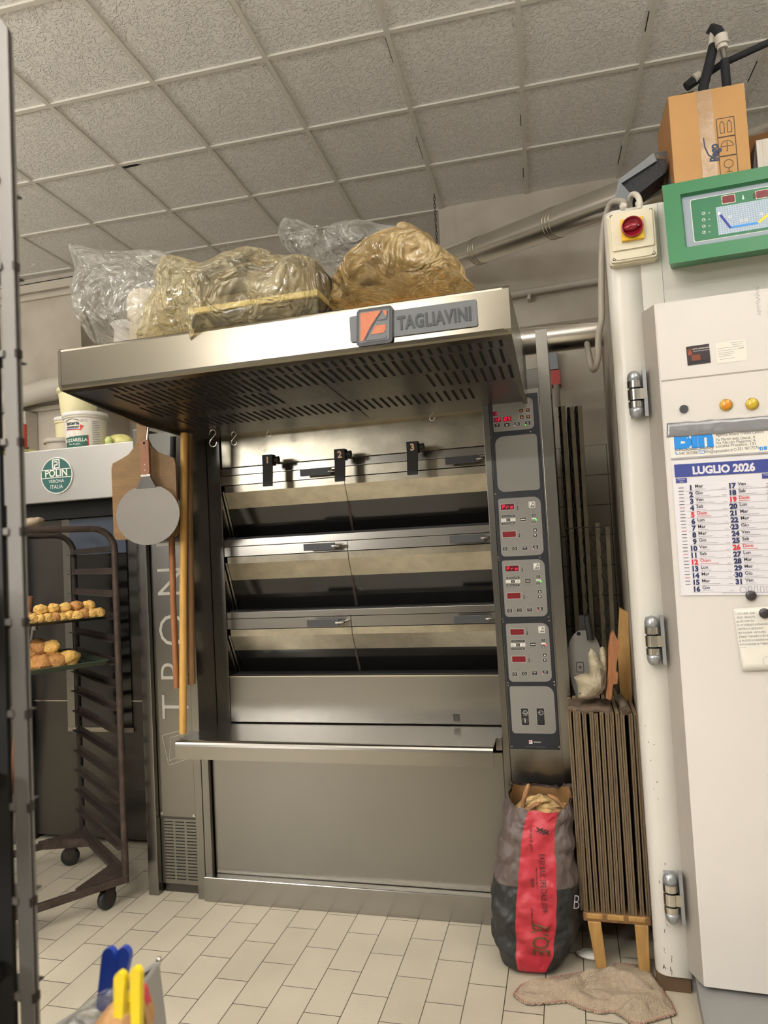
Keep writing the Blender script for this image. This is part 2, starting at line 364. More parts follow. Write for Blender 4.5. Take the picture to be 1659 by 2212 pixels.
# dough-room plastic on the proofer grid panel
mat('gridp', '#a4b4c4', .5)
nt, N, L, P = nodes(MATS['gridp'])
tc = N('ShaderNodeTexCoord'); br = N('ShaderNodeTexBrick'); br.offset = 0; br.inputs['Scale'].default_value = 1; br.inputs['Brick Width'].default_value = .0075; br.inputs['Row Height'].default_value = .0075; br.inputs['Mortar Size'].default_value = .0006
br.inputs['Color1'].default_value = lin('#93a5b8'); br.inputs['Color2'].default_value = lin('#93a5b8'); br.inputs['Mortar'].default_value = lin('#c4d2dc')
mp = N('ShaderNodeMapping'); mp.inputs['Rotation'].default_value = (PI / 2, 0, 0); L(tc.outputs['Object'], mp.inputs[0]); L(mp.outputs[0], br.inputs[0]); L(br.outputs['Color'], P.inputs['Base Color'])

# ---------------------------------------------------------------- structure
CH = 3.98
st(MB().box(-6.5, 2.6, -5.5, 6.0, -.1, 0, 'floor').build('floor', org=Vector((0, 0, 0)))).rotation_euler = (0, 0, 0)
GR = .032; GO = Vector((-2.4331, 2.4030))
GM = Matrix.Translation((GO.x, GO.y, CH)) @ Matrix.Rotation(GR, 4, 'Z')
m = MB(GM)
m.box(-7, 6, -9, 3.4, .007, .08, 'ceil')
for i in range(-11, 10): m.box(i * .6 - .012, i * .6 + .012, -9, 3.4, -.003, .008, 'tee')
for j in range(-15, 6): m.box(-7, 6, j * .6 - .012, j * .6 + .012, -.0025, .0075, 'tee')
rnd = random.Random(3)
for i in range(-5, 7):         # dark gaps where tiles sit askew on the grid
    for j in range(-2, 5):
        if rnd.random() < .6:
            a = rnd.uniform(.02, .3); b = a + rnd.uniform(.06, .25); m.box(i * .6 + a, i * .6 + b, j * .6 + .0125, j * .6 + .0155, .004, .0069, 'gap')
        if rnd.random() < .75:
            a = rnd.uniform(.02, .3); b = a + rnd.uniform(.1, .28); m.box(i * .6 - .0165, i * .6 - .0125, j * .6 + a, j * .6 + b, .004, .0069, 'gap')
m.prism([(0, 0), (.09, 0), (.13, .03), (.02, .035)], .005, .0068, 'gap', Matrix.Translation((.0, 1.212 - .0, 0)))
st(m.build('ceiling', org=Vector((0, 0, CH))))
st(MB().box(-6.5, -3.72, 4.84, 5.6, 0, CH + .01, 'wallb').box(-.73, 2.6, 4.84, 5.6, 0, CH + .01, 'wallb').box(-3.72, -.73, 5.45, 5.6, 0, CH + .01, 'wallb').build('wall_back', org=Vector((0, 0, 0))))
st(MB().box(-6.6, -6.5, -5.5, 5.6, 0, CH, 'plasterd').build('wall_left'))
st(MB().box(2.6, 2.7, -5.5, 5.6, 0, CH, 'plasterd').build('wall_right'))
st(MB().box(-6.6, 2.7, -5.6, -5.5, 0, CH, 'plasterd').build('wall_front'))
# cornice and ledges on the back wall, left
m = MB()
m.box(-6.4, -3.72, 4.80, 4.839, 3.86, 3.93, 'plaster').box(-6.4, -3.75, 4.815, 4.839, 3.93, 3.945, 'gap').box(-6.4, -3.72, 4.81, 4.839, 3.80, 3.835, 'plaster')
st(m.build('trim_1', bevel=.006))
m = MB().box(-6.4, -3.0, 4.78, 4.839, 2.93, 2.99, 'plaster').box(-6.4, -3.0, 4.80, 4.839, 2.86, 2.90, 'plaster')
m.box(-6.4, -4.16, 4.70, 4.839, 0, 2.85, 'plaster')
st(m.build('trim_2', bevel=.01))
# lamp fittings that carry the light
for k, (x, y, z, sx, sy, wt) in enumerate(LAMPS):
    if z > 3.8:
        t = thing('ceiling_light', ['', 'white fluorescent fitting above the work area before the oven', 'white fluorescent fitting above the trolley on the left', 'white fluorescent fitting on the ceiling behind the viewer'][k], 'lamp', (x, y, z + .02), 'fluorescent fittings')
        MB().box(x - sx / 2, x + sx / 2, y - sy / 2, y + sy / 2, z + .02, CH - .006, 'white').build('housing', t, bevel=.005)
    else:
        t = thing('ceiling_light', 'long white fluorescent fitting hanging on rods behind the viewer', 'lamp', (x, y, z + .02), 'fluorescent fittings')
        MB().box(x - sx / 2, x + sx / 2, y - sy / 2, y + sy / 2, z + .02, z + .09, 'white').build('housing', t, bevel=.005)
        for q in (-.8, .8): MB().tube([(x + q, y, z + .09), (x + q, y, CH - .004)], .006, 'white').build('rod', t)

# ================================================================ deck oven
oven = thing('deck_oven', 'large stainless steel three-deck bakery oven with a hood and control column', 'oven', (-.9, 3.6, 0))
YF, YD = 3.0, 3.18
m = MB()
m.box(-1.95, -.03, 3.34, 4.25, .0, 2.40, 'dsteel')                 # carcass
m.box(-2.03, -1.977, 3.0, 4.25, 0, 2.24, 'steelv')
m.box(-1.976, -1.775, 3.2, 3.34, 0, 2.22, 'dsteel')
m.build('body', oven, bevel=.003)
m = MB()
m.box(-1.768, -1.728, 3.0, 3.36, 0, 2.26, 'steelv')                 # outer left post and cheek
m.box(-1.727, -1.655, 3.176, 3.36, .77, 2.24, 'steelv')
m.box(-1.727, -1.69, 3.002, 3.3, .0, .70, 'steelv')
m.box(-1.65, -.30, 3.184, 3.34, 2.034, 2.26, 'soot')
m.box(-1.727, -.30, 3.10, 3.19, 2.19, 2.235, 'soot')
m.build('front_frame', oven, bevel=.0025)
# left side panel with engraved lettering
m = MB().box(-1.974, -1.776, 3.03, 3.19, .355, 2.215, 'steelv')
m.box(-1.9745, -1.7755, 3.028, 3.03, .352, .362, 'dsteel')
for u, v in ((-1.962, .375), (-1.79, .372)): m.disc(.006, 0, .004, 'bright', 10, FR(u, 3.03, v))
for ch, pz in (('T', U(370, 1556, 'y', 3.028).z), ('R', U(370, 1476, 'y', 3.028).z), ('O', U(370, 1400, 'y', 3.028).z), ('N', U(370, 1293, 'y', 3.028).z), ('I', U(372, 1187, 'y', 3.028).z), ('C', U(372, 1140, 'y', 3.028).z)):
    m.text(ch, .215, 'etch', FR(-1.795, 3.0285, pz, PI / 2), 'LEFT', bold=-.012, sx=.98)
zz = U(370, 1612, 'y', 3.028).z
def outline(m, pts, wd, mt, M, closed=True):
    n = len(pts)
    for i in range(n if closed else n - 1):
        a = Vector((*pts[i], 0)); b = Vector((*pts[(i + 1) % n], 0)); d = (b - a); l = d.length
        if l < 1e-6: continue
        d /= l; p = Vector((-d.y, d.x, 0)) * wd / 2
        m.add([a - p, b - p, b + p, a + p], [(0, 1, 2, 3)], mt, M)
    return m
outline(m, [(-.075, .05), (.06, .085), (.085, -.05), (-.045, -.09)], .0025, 'etch', FR(-1.87, 3.0286, zz))
outline(m, [(-.03, .04), (.04, .06), (.0, -.05), (-.04, -.07)], .0025, 'etch', FR(-1.87, 3.0286, zz))
m.build('side_panel_or_gap', oven, bevel=.002)
m = MB().box(-1.974, -1.776, 3.036, 3.19, .045, .35, 'steelv').box(-1.97, -1.776, 3.05, 3.19, 0, .045, 'dsteel')
for i in range(19):
    for j in range(3):
        z = .335 - i * .0148; x = -1.957 + j * .06
        m.box(x, x + .048, 3.0345, 3.036, z - .0018, z + .0018, 'slot')
m.build('vent_grille', oven)

# decks
Z0 = [2.031, 1.672, 1.312]; XL, XR = -1.652, -.312; XM = -1.008
PX0, PX1 = XL, XR
def slab(m, z0, z1, y0, y1, mt, x0=PX0, x1=PX1, split=False):
    if split:
        m.box(x0, XM - .0015, y0, y1, z0, z1, mt); m.box(XM + .0015, x1, y0, y1, z0, z1, mt)
    else: m.box(x0, x1, y0, y1, z0, z1, mt)
MB().box(PX0, PX1, 3.30, 3.34, .99, 2.035, 'slot').build('opening_lining', oven)
for k, (zt, za, zb, zm, zg) in enumerate(((2.031, 1.992, 1.944, U(498, 1100, 'y', 3.225).z, U(512, 1161, 'y', 3.285).z), (1.674, 1.637, 1.588, U(498, 1254, 'y', 3.225).z, U(518, 1316, 'y', 3.285).z), (1.313, 1.280, 1.228, U(500, 1405, 'y', 3.225).z, U(520, 1450, 'y', 3.285).z))):
    m = MB(); slab(m, za + .0015, zt, YD - .004, 3.30 if k else 3.215, 'steelh'); m.build('sill', oven, bevel=.002)
    d = MB()
    slab(d, zb + .002, za - .001, YD - .002, 3.21, 'steelh' if k else 'soot', split=True)
    # the metal strip folds once, then leans inward
    ds = 'soot'
    def quadband(z0, y0, z1, y1, mt, th=.012):
        for a, b in ((PX0 + .012, XM - .0015), (XM + .0015, PX1 - .003)):
            d.add([(a, y0, z0), (b, y0, z0), (b, y1, z1), (a, y1, z1), (a, y0 + th, z0), (b, y0 + th, z0), (b, y1 + th, z1), (a, y1 + th, z1)], [(3, 2, 1, 0), (4, 5, 6, 7), (0, 1, 5, 4), (2, 3, 7, 6), (1, 2, 6, 5), (3, 0, 4, 7)], mt)
    zf = zb - .035
    quadband(zb - .002, YD + .004, zf, YD + .006, ds); quadband(zf, YD + .006, zm, YD + .045, ds)
    dd = d.build('deck_door', oven)
    d = MB(); quadband(zm, YD + .045, zg, YD + .105, 'glass', .006); d.build('door_glass', dd)
    for x in (PX0, PX1):
        s = MB(); s.prism([(YD, zb - .03), (YD + .012, zb - .03), (YD + .112, zg - .002), (YD + .098, zg - .002)], -.004, .004, 'bright', Matrix(((0, 0, 1, x + .006), (1, 0, 0, 0), (0, 1, 0, 0), (0, 0, 0, 1)))); s.build('door_stay', dd)
    s = MB(); s.add([(XM - .006, YD + .046, zm), (XM + .006, YD + .046, zm), (XM + .006, YD + .104, zg), (XM - .006, YD + .104, zg), (XM - .006, YD + .042, zm), (XM + .006, YD + .042, zm), (XM + .006, YD + .100, zg), (XM - .006, YD + .100, zg)], [(0, 1, 2, 3), (4, 7, 6, 5), (0, 4, 5, 1), (2, 6, 7, 3), (1, 5, 6, 2), (0, 3, 7, 4)], 'rust'); s.build('centre_strip', dd)
    s = MB(); slab(s, zg - .012, zg - .002, YD + .03, 3.3, 'blackm'); s.build('hearth_edge', oven)
    hz = (za + zb) / 2 + .002
    for hx, c in ((XM - .045, XM - .03), (PX1 - .04, PX1 - .035)):
        h = MB(); h.prism(rr(.155, .033, .003, hx - .075, hz), -.012, .0, 'handle', Matrix(((1, 0, 0, 0), (0, 0, 1, 3.125), (0, 1, 0, 0), (0, 0, 0, 1))))
        hh = h.build('handle', oven, bevel=.002)
        MB().tube([(hx - .012, 3.119, hz), (hx + .02, 3.119, hz), (hx + .026, 3.14, hz), (hx + .026, 3.178, hz)], .0075, 'chrome', 12).build('handle_stem', hh)
m = MB().box(PX0, PX1, YD - .003, 3.3, .778, .996, 'steel').box(PX0, PX1, YD - .0035, 3.3, .994, 1.0, 'bright')
m.box(-.545, -.515, YD - .0045, YD - .003, .79, .825, 'dsteel')
m.build('splash_panel', oven)
# worktop with a rounded front nose
pf = [(3.185, .772), (2.873, .772)] + [(2.873 - .023 * math.sin(a), .749 + .023 * math.cos(a)) for a in (PI / 8, PI / 4, 3 * PI / 8, PI / 2)] + [(2.85, .692), (2.856, .692), (2.856, .75), (2.87, .762), (3.185, .762)]
MB().prism(pf, -.715, .715, 'steelh', Matrix(((0, 0, 1, -1.052), (1, 0, 0, 0), (0, 1, 0, 0), (0, 0, 0, 1)))).box(-1.765, -1.70, 2.87, 3.0, .765, .771, 'steelh').box(-.338, -.313, 2.99, 3.185, .72, .7715, 'steelh').build('worktop', oven)
m = MB().box(-1.686, -.315, 3.03, 3.3, .112, .70, 'steel'); m.build('lower_panel', oven, bevel=.004)
m = MB().box(-1.728, -.28, 2.985, 3.3, 0, .112, 'steelh'); m.build('kick_plate', oven, bevel=.004)
m = MB().box(-.312, -.285, 3.0, 3.36, 0, 2.235, 'steelv').box(-.285, -.07, 3.012, 3.36, 0, 2.235, 'steel')
m.box(-.07, -.022, 3.0, 4.2, 0, 2.482, 'steelv')
for z in (.3, 1.0, 1.7): m.box(-.0215, -.0195, 3.25, 3.252, z, z + .55, 'slot')
m.build('control_column', oven, bevel=.006, seg=3)

# control strip: black backing with grey modules
cp = thing_cp = MB().box(-.280, -.077, 2.998, 3.012, .724, 2.215, 'panelblk').build('control_strip', oven, bevel=.002)
def cpz(px, py): p = U(px, py, 'y', 2.996); return p.x, p.z
def logo(m, M, s, fr='white', bg='panelgry', fg='white', dk='panelgry'):
    """square badge with a slanted stroke and a small trapezoid window, s = side"""
    m.prism(rr(s, s * 1.05, s * .12), 0, .0006, fr, M); m.prism(rr(s * .84, s * .9, s * .07), .0006, .0008, bg, M)
    m.prism([(-.36 * s, .38 * s), (.12 * s, .38 * s), (-.3 * s, -.36 * s), (-.36 * s, -.36 * s)], .0008, .001, fg, M)
    m.prism([(.22 * s, .36 * s), (.36 * s, .36 * s), (.36 * s, .2 * s), (.22 * s, .2 * s)], .0008, .001, fg, M)
    m.prism([(.05 * s, .05 * s), (.34 * s, .05 * s), (.3 * s, -.14 * s), (-.04 * s, -.14 * s)], .0008, .001, fg, M)
SEG = {'P': 'abefg', 'r': 'eg', 'o': 'cdeg', '1': 'bc', '2': 'abged', '0': 'abcdef', '5': 'afgcd', '8': 'abcdefg'}
def seg7(m, M, t, h, mt):
    w = h * .55; x = 0
    for ch in t:
        for s in SEG.get(ch, ''):
            a = {'a': (0, h / 2, 1), 'g': (0, 0, 1), 'd': (0, -h / 2, 1), 'b': (w / 2, h / 4, 0), 'c': (w / 2, -h / 4, 0), 'f': (-w / 2, h / 4, 0), 'e': (-w / 2, -h / 4, 0)}[s]
            cx, cy = a[0] + x + a[1] * .15, a[1]; l = (w if a[2] else h / 2) * .42; t2 = h * .055
            if a[2]: q = [(cx - l, cy - t2), (cx + l, cy - t2), (cx + l, cy + t2), (cx - l, cy + t2)]
            else: q = [(cx - t2 - l * .15, cy - l), (cx + t2 - l * .15, cy - l), (cx + t2 + l * .15, cy + l), (cx - t2 + l * .15, cy + l)]
            m.prism(q, 0, .0004, mt, M)
        x += h * 1.2
def keyp(m, M, w, h, glyph='', gs=.5, gm='white', led=None):
    m.prism(rr(w + .003, h + .003, .002), 0, .0005, 'etch', M); m.prism(rr(w, h, .0015), .0005, .001, 'key', M)
    if glyph == 'up': m.prism([(-w * .28, -h * .25), (w * .28, -h * .25), (0, h * .3)], .001, .0012, gm, M)
    elif glyph == 'dn': m.prism([(-w * .28, h * .25), (0, -h * .3), (w * .28, h * .25)], .001, .0012, gm, M)
    elif glyph == 'zig':
        outline(m, [(-w * .3 + i * w * .06, (h * .16 if i % 2 else -h * .16)) for i in range(11)], h * .07, gm, M @ Matrix.Translation((0, 0, .0012)), False)
        m.prism([(-w * .42, 0), (-w * .32, h * .14), (-w * .32, -h * .14)], .001, .0012, gm, M); m.prism([(w * .42, 0), (w * .32, -h * .14), (w * .32, h * .14)], .001, .0012, gm, M)
    elif glyph == 'ring': outline(m, [(h * .3 * math.cos(a * PI / 6), h * .3 * math.sin(a * PI / 6)) for a in range(12)], h * .06, gm, M @ Matrix.Translation((0, 0, .0012)))
    elif glyph:
        for i, t in enumerate(glyph.split('/')):
            n = len(glyph.split('/')); m.text(t, h * gs, gm, M @ Matrix.Translation((0, (n - 1) * h * .2 - i * h * .42 - h * gs * .36, .0012)), bold=.02)
    if led: m.disc(.0022, .001, .002, led, 8, M @ Matrix.Translation((-w * .42, -h * .36, 0)))
def module(y_top, y_bot, name='control_module', rad=.022):
    xl, zt = cpz(1075, y_top); zb = cpz(1090, y_bot)[1]
    return zt, zb
def panel_plate(zt, zb, x0=-.266, x1=-.092, r=(.026, .006, .018, .022)):
    m = MB(); m.prism(rr(x1 - x0, zt - zb, r, (x0 + x1) / 2, (zt + zb) / 2), 0, .003, 'panelgry', FR(0, 2.998, 0)); return m
Y9 = 2.9948
def fr(px, py): p = U(px, py, 'y', Y9); return FR(p.x, Y9, p.z)
# timer module
zt = U(1110, 862, 'y', 3).z; zb = U(1110, 930, 'y', 3).z
m = panel_plate(zt, zb, -.268, -.098, (.02, .006, .006, .02))
logo(m, fr(1139, 867), .016, 'etch', 'panelgry', 'etch')
m.prism(rr(.019, .019, .001), 0, .0004, 'disp', fr(1069, 894)); seg7(m, fr(1070, 894) @ Matrix.Translation((0, 0, .0006)), '1', .013, 'led')
m.prism(rr(.03, .02, .001), 0, .0004, 'disp', fr(1074, 907)); seg7(m, fr(1070, 907) @ Matrix.Translation((0, 0, .0006)), '12', .013, 'led')
m.prism(rr(.032, .02, .001), 0, .0004, 'disp', fr(1096, 905)); seg7(m, fr(1092, 905) @ Matrix.Translation((0, 0, .0006)), '05', .013, 'led')
for px, py, g in ((1126, 887, 'up'), (1140, 886, 'dn'), (1127, 901, 'up'), (1141, 900, 'dn')): keyp(m, fr(px, py), .017, .016, g, gm='orangeb')
for px, py, g, l in ((1074, 919, 'T', None), (1095, 918, 'M', None), (1117, 916, 'PRG/AUTO', 'white'), (1140, 914, 'OFF/ON', 'ledg')): keyp(m, fr(px, py), .023, .016, g, .7 if len(g) == 1 else .32, led=l)
m.build('timer_module', cp)
zt = U(1110, 941, 'y', 3).z; zb = U(1115, 1061, 'y', 3).z
panel_plate(zt, zb, -.266, -.09, (.016, .034, .03, .012)).build('blank_module', cp)
# three deck modules
def deck_module(dy, dx, txt, lit, top, bot, sled):
    zt = U(1120 + dx, top, 'y', 3).z; zb = U(1120 + dx, bot, 'y', 3).z
    m = panel_plate(zt, zb, -.268, -.092, (.03, .008, .018, .024))
    f = lambda px, py: fr(px + dx, py + dy)
    logo(m, f(1149, 1090), .026)
    for q, (px, py, t) in enumerate(((1096, 1095, txt), (1100, 1154, '888'))):
        m.prism(rr(.060, .028, .001), 0, .0003, 'etch', f(px, py)); m.prism(rr(.056, .024, .001), .0003, .0006, 'disp' if (lit and q == 0) else 'dispd', f(px, py))
        seg7(m, f(px - 8.5, py) @ Matrix.Translation((0, 0, .0009)), t, .0145, 'led' if (lit and q == 0) else 'ledd')
        m.prism([(-.002, -.006), (.002, -.006), (.0015, .006), (-.0015, .006)], 0, .0004, 'ink', f(px + 22, py + 1)); m.disc(.003, 0, .0005, 'ink', 8, f(px + 22, py + 5)); m.text('%', .007, 'ink', f(px + 22, py - 7) @ Matrix.Translation((0, 0, .0003)))
    m.text('set', .005, 'ink', f(1128, 1157) @ Matrix.Translation((0, 0, .0003)))
    for py in (1115, 1131): keyp(m, f(1098, py), .056, .009, 'zig')
    m.prism(rr(.06, .013, .001), 0, .0004, 'white', f(1098, 1123)); keyp(m, f(1098, 1123) @ Matrix.Translation((0, 0, .0004)), .015, .011, 'ring')
    for q in (-.021, .021): outline(m, [(q + .006 * math.cos(a * PI / 5), -.002 + .006 * math.sin(a * PI / 5)) for a in range(6)], .001, 'key', f(1098, 1123) @ Matrix.Translation((0, 0, .0009)))
    keyp(m, f(1130, 1122), .024, .015, 'zig')
    keyp(m, f(1153, 1113), .016, .013, 'ring'); m.prism(rr(.018, .005, .0005), 0, .0006, 'white', f(1153, 1120)); keyp(m, f(1153, 1127), .016, .013, 'START/STOP', .3)
    m.disc(.0032, .001, .0024, sled, 10, f(1158, 1123))
    keyp(m, f(1156, 1145), .015, .014, 'up'); keyp(m, f(1156, 1156), .015, .014, 'dn')
    keyp(m, f(1091, 1186), .020, .015, 'ring'); keyp(m, f(1112, 1185), .020, .015, 'ring'); keyp(m, f(1134, 1184), .020, .015, 'PROG/C', .3); keyp(m, f(1157, 1182), .022, .015, 'ON/OFF', .36, led='ledr')
    m.build('deck_module', cp)
deck_module(0, 0, 'Pro', True, 1075, 1201, 'ledg')
deck_module(133, 10, 'Pro', True, 1209, 1332, 'ledg')
deck_module(270, 21, '888', False, 1346, 1472, 'ledr')
zt = U(1140, 1482, 'y', 3).z; zb = U(1150, 1584, 'y', 3).z
m = panel_plate(zt, zb, -.268, -.088, (.034, .008, .016, .02))
for i, px in enumerate((1134, 1168)):
    M = fr(px, 1548)
    m.prism(rr(.034, .072, .003), 0, .0004, 'etch', M); m.prism(rr(.031, .069, .002), .0004, .0009, 'key', M)
    M2 = M @ Matrix.Translation((.002, .016, .001))
    if i == 0:
        outline(m, [(-.010, -.002), (.010, -.002), (.009, .003), (.004, .005), (.004, .009), (-.004, .009), (-.004, .005), (-.009, .003)], .0012, 'white', M2)
        for q in (-.006, .0, .006): outline(m, [(q, -.004), (q + .001, -.008), (q - .001, -.012)], .001, 'white', M2, False)
    else:
        outline(m, [(.008 * math.cos(a * PI / 6) * (1 + .2 * (a % 2)), .008 * math.sin(a * PI / 6) * (1 + .2 * (a % 2))) for a in range(12)], .0012, 'white', M2); outline(m, [(-.013, .0), (.0, .0)], .0012, 'white', M2, False)
    mm = M @ Matrix.Translation((0, -.017, 0)); m.disc(.0125, .0009, .002, 'bright' if i == 0 else 'handle', 24, mm); m.disc(.0112, .002, .007, 'key', 24, mm)
    if i == 0: m.prism([(-.0015, -.006), (.0015, -.006), (.0015, .010), (-.0015, .010)], .007, .0075, 'white', mm)
m.build('switch_module', cp)
m = MB(); p = U(1157, 1603, 'y', 2.997)
M = FR(p.x, 2.9975, p.z); logo(m, M @ Matrix.Translation((-.02, 0, 0)), .014, 'white', 'white', 'logor'); m.text('TAGLIAVINI', .007, 'white', M @ Matrix.Translation((.006, -.003, .0003)), sx=.8, bold=.02)
p = U(1157, 1614, 'y', 2.997); m.text('control panel made in italy  -  forni per pane e pasticceria', .0036, 'etch', FR(p.x, 2.9975, p.z))
for px, py in ((1060, 945), (1146, 932), (1070, 1067), (1166, 1204), (1076, 1204), (1078, 1210), (1168, 1211), (1085, 1337), (1185, 1333), (1087, 1343), (1186, 1341), (1097, 1475), (1197, 1473), (1098, 1481), (1198, 1480), (1106, 1613), (1208, 1614)):
    m.disc(.0028, 0, .0012, 'bright', 8, fr(px, py) @ Matrix.Translation((0, 0, -.0032)))
m.build('maker_plate', cp)

# numbered damper levers
for t, px, py in (('1', 577, 993), ('2', 733, 981), ('3', 890, 965)):
    YL = 3.04; p = U(px, py, 'y', YL)
    m = MB().box(p.x - .026, p.x + .026, YL, YL + .045, p.z - .026, p.z + .024, 'blackm')
    m.prism([(-.026, -.024), (.024, -.024), (.018, -.125), (-.03, -.125)], -.004, .004, 'blackm', FR(p.x, YL + .008, p.z))
    m.text(t, .042, 'peach', FR(p.x + .001, YL - .0008, p.z - .016), bold=.035)
    l = m.build('damper_lever', oven, bevel=.0015)
    MB().tube([(p.x + .02, YL + .022, p.z + .0), (p.x + .05, YL + .022, p.z)], [.012, .016], 'blackm', 14).tube([(p.x, YL + .04, p.z), (p.x, 3.18, p.z)], .007, 'steel', 10).build('knob', l)

# hood
HB = 2.222; HT = 2.372; HX0, HX1, HY = -1.728, -.119, 2.118
m = MB()
m.prism([(3.0, HT + .03), (HY + .010, HT), (HY + .003, HT - .003), (HY, HT - .012), (HY, HB + .018), (HY + .003, HB + .007), (HY + .010, HB + .001), (2.16, HB - .004), (2.165, HB + .004), (HY + .016, HB + .010), (HY + .008, HB + .02), (HY + .008, HT - .012), (HY + .014, HT - .006), (3.0, HT + .024)], HX0 + .01, HX1 - .01, 'hoodm', Matrix(((0, 0, 1, 0), (1, 0, 0, 0), (0, 1, 0, 0), (0, 0, 0, 1))))
for x0, x1 in ((HX0, HX0 + .012), (HX1 - .02, HX1)):
    m.prism([(3.06, HT + .03), (HY + .008, HT + .002), (HY - .001, HT - .010), (HY - .001, HB + .016), (HY + .010, HB), (2.62, 2.172), (3.06, 2.172)], x0, x1, 'hoodm', Matrix(((0, 0, 1, 0), (1, 0, 0, 0), (0, 1, 0, 0), (0, 0, 0, 1))))
hood = m.build('hood', oven, bevel=.007, seg=3)
m = MB()
def und(y): return HB - .002 - (y - 2.14) * .045
A_, B_ = HX0 + .012, HX1 - .02
m.add([(A_, 2.16, und(2.16)), (B_, 2.16, und(2.16)), (B_, 3.06, und(3.06)), (A_, 3.06, und(3.06)), (A_, 2.16, und(2.16) + .01), (B_, 2.16, und(2.16) + .01), (B_, 3.06, und(3.06) + .01), (A_, 3.06, und(3.06) + .01)], [(0, 3, 2, 1), (4, 5, 6, 7), (0, 1, 5, 4), (2, 3, 7, 6), (1, 2, 6, 5), (3, 0, 4, 7)], 'hoodu')
def slotrow(y0, y1, x0, x1, pitch=.0325):
    x = x0
    while x < x1:
        m.add([(x, y0, und(y0) - .0012), (x + .0105, y0, und(y0) - .0012), (x + .0105, y1, und(y1) - .0012), (x, y1, und(y1) - .0012)], [(0, 3, 2, 1)], 'slot'); x += pitch
slotrow(2.162, 2.225, -1.56, -.155); slotrow(2.248, 2.41, -1.60, -.155)
slotrow(2.44, 2.61, -1.62, -1.05); slotrow(2.44, 2.61, -.45, -.155)
slotrow(2.69, 2.85, -1.60, -.33)
m.add([(-.82, 2.17, und(2.17) - .0012), (-.817, 2.17, und(2.17) - .0012), (-.817, 3.0, und(3.) - .0012), (-.82, 3.0, und(3.) - .0012)], [(0, 3, 2, 1)], 'slot')
m.build('filter_panel', hood)
# badge on the hood
YB = HY - .001
def bp2(px, py): p = U(px, py, 'y', YB); return p.x, p.z
m = MB(); cx0, cz0 = bp2(757, 716); cx1, cz1 = bp2(1031, 678)
W = cx1 - cx0; cz = (cz0 + cz1) / 2 + .004; M = FR((cx0 + cx1) / 2, YB, cz)
m.prism(rr(W, .083, .006), 0, .005, 'badge', M)
m.text('TAGLIAVINI', .058, 'badgedk', M @ Matrix.Translation((W * .172, -.021, .0058)), sx=.70, bold=.035, spacing=1.1, ext=.0016)
bd = m.build('badge', hood, bevel=.0015)
m = MB(); lx, lz = bp2(811, 707); S = .118; M = FR(lx, YB - .005, cz - .002) @ Matrix(((1, .06, 0, 0), (0, 1, 0, 0), (0, 0, 1, 0), (0, 0, 0, 1)))
m.prism(rr(S, S, .012), 0, .008, 'badgedk', M)
m.prism(rr(S * .84, S * .84, .006), .008, .0095, 'badge', M)
m.prism([(-.045, .046), (.022, .046), (-.012, .0), (-.036, -.044), (-.045, -.044)], .0095, .011, 'orange', M)
m.prism([(.002, .0), (.038, .0), (.038, -.018), (.030, -.026), (-.010, -.026)], .0095, .011, 'orange', M)
m.prism([(.028, .044), (.042, .044), (.042, .028), (.036, .028)], .0095, .011, 'orange', M)
outline(m, [(.026, .046), (-.004, .004), (-.03, -.04), (-.026, -.045), (.040, -.045), (.040, -.038)], .0022, 'badgedk', M @ Matrix.Translation((0, 0, .0115)), False)
outline(m, [(.010, .016), (.036, .016), (.042, .022), (.042, .046)], .0022, 'badgedk', M @ Matrix.Translation((0, 0, .0115)), False)
m.build('emblem', bd)

# ================================================================ second oven on the left (round badge)
po = thing('rack_oven', 'grey steel rack oven with a white header and round green badge', 'oven', (-2.7, 3.9, 0))
MB().box(-4.2, -2.33, 3.56, 4.7, 0, 2.24, 'dsteel').box(-2.33, -2.24, 3.5, 4.7, 0, 2.24, 'dsteel').box(-4.2, -2.245, 3.42, 4.6, 2.238, 2.25, 'polin').build('body', po)
m = MB().box(-4.2, -2.238, 3.40, 3.56, 1.955, 2.262, 'polin'); hd = m.build('header', po, bevel=.006)
MB().box(-4.2, -2.30, 3.46, 3.56, 1.86, 1.95, 'slot').build('door_recess', po)
m = MB().box(-3.12, -2.31, 3.50, 3.556, .03, 1.86, 'dsteel')
d = m.build('oven_door', po, bevel=.004)
def pz(px, py, y): return U(px, py, 'y', y)
a = pz(152, 1200, 3.49); b = pz(286, 1572, 3.49)
m = MB().box(a.x - .0, b.x, 3.492, 3.5, b.z, a.z, 'glass').box(a.x - .05, a.x, 3.488, 3.5, b.z - .02, 1.855, 'steelv').box(a.x, b.x, 3.488, 3.5, a.z, 1.85, 'navy').box(a.x - .05, b.x + .01, 3.486, 3.5, b.z - .025, b.z, 'steelh')
m.build('door_window', d)
MB().box(-3.125, -2.31, 3.496, 3.5, .80, .806, 'bright').build('door_seam', d)
m = MB(); m.box(-3.16, -3.122, 3.44, 3.56, .0, 1.86, 'bluep').box(-3.121, -3.108, 3.48, 3.56, 0, 1.86, 'blackm'); m.build('blue_edge_strip', po)
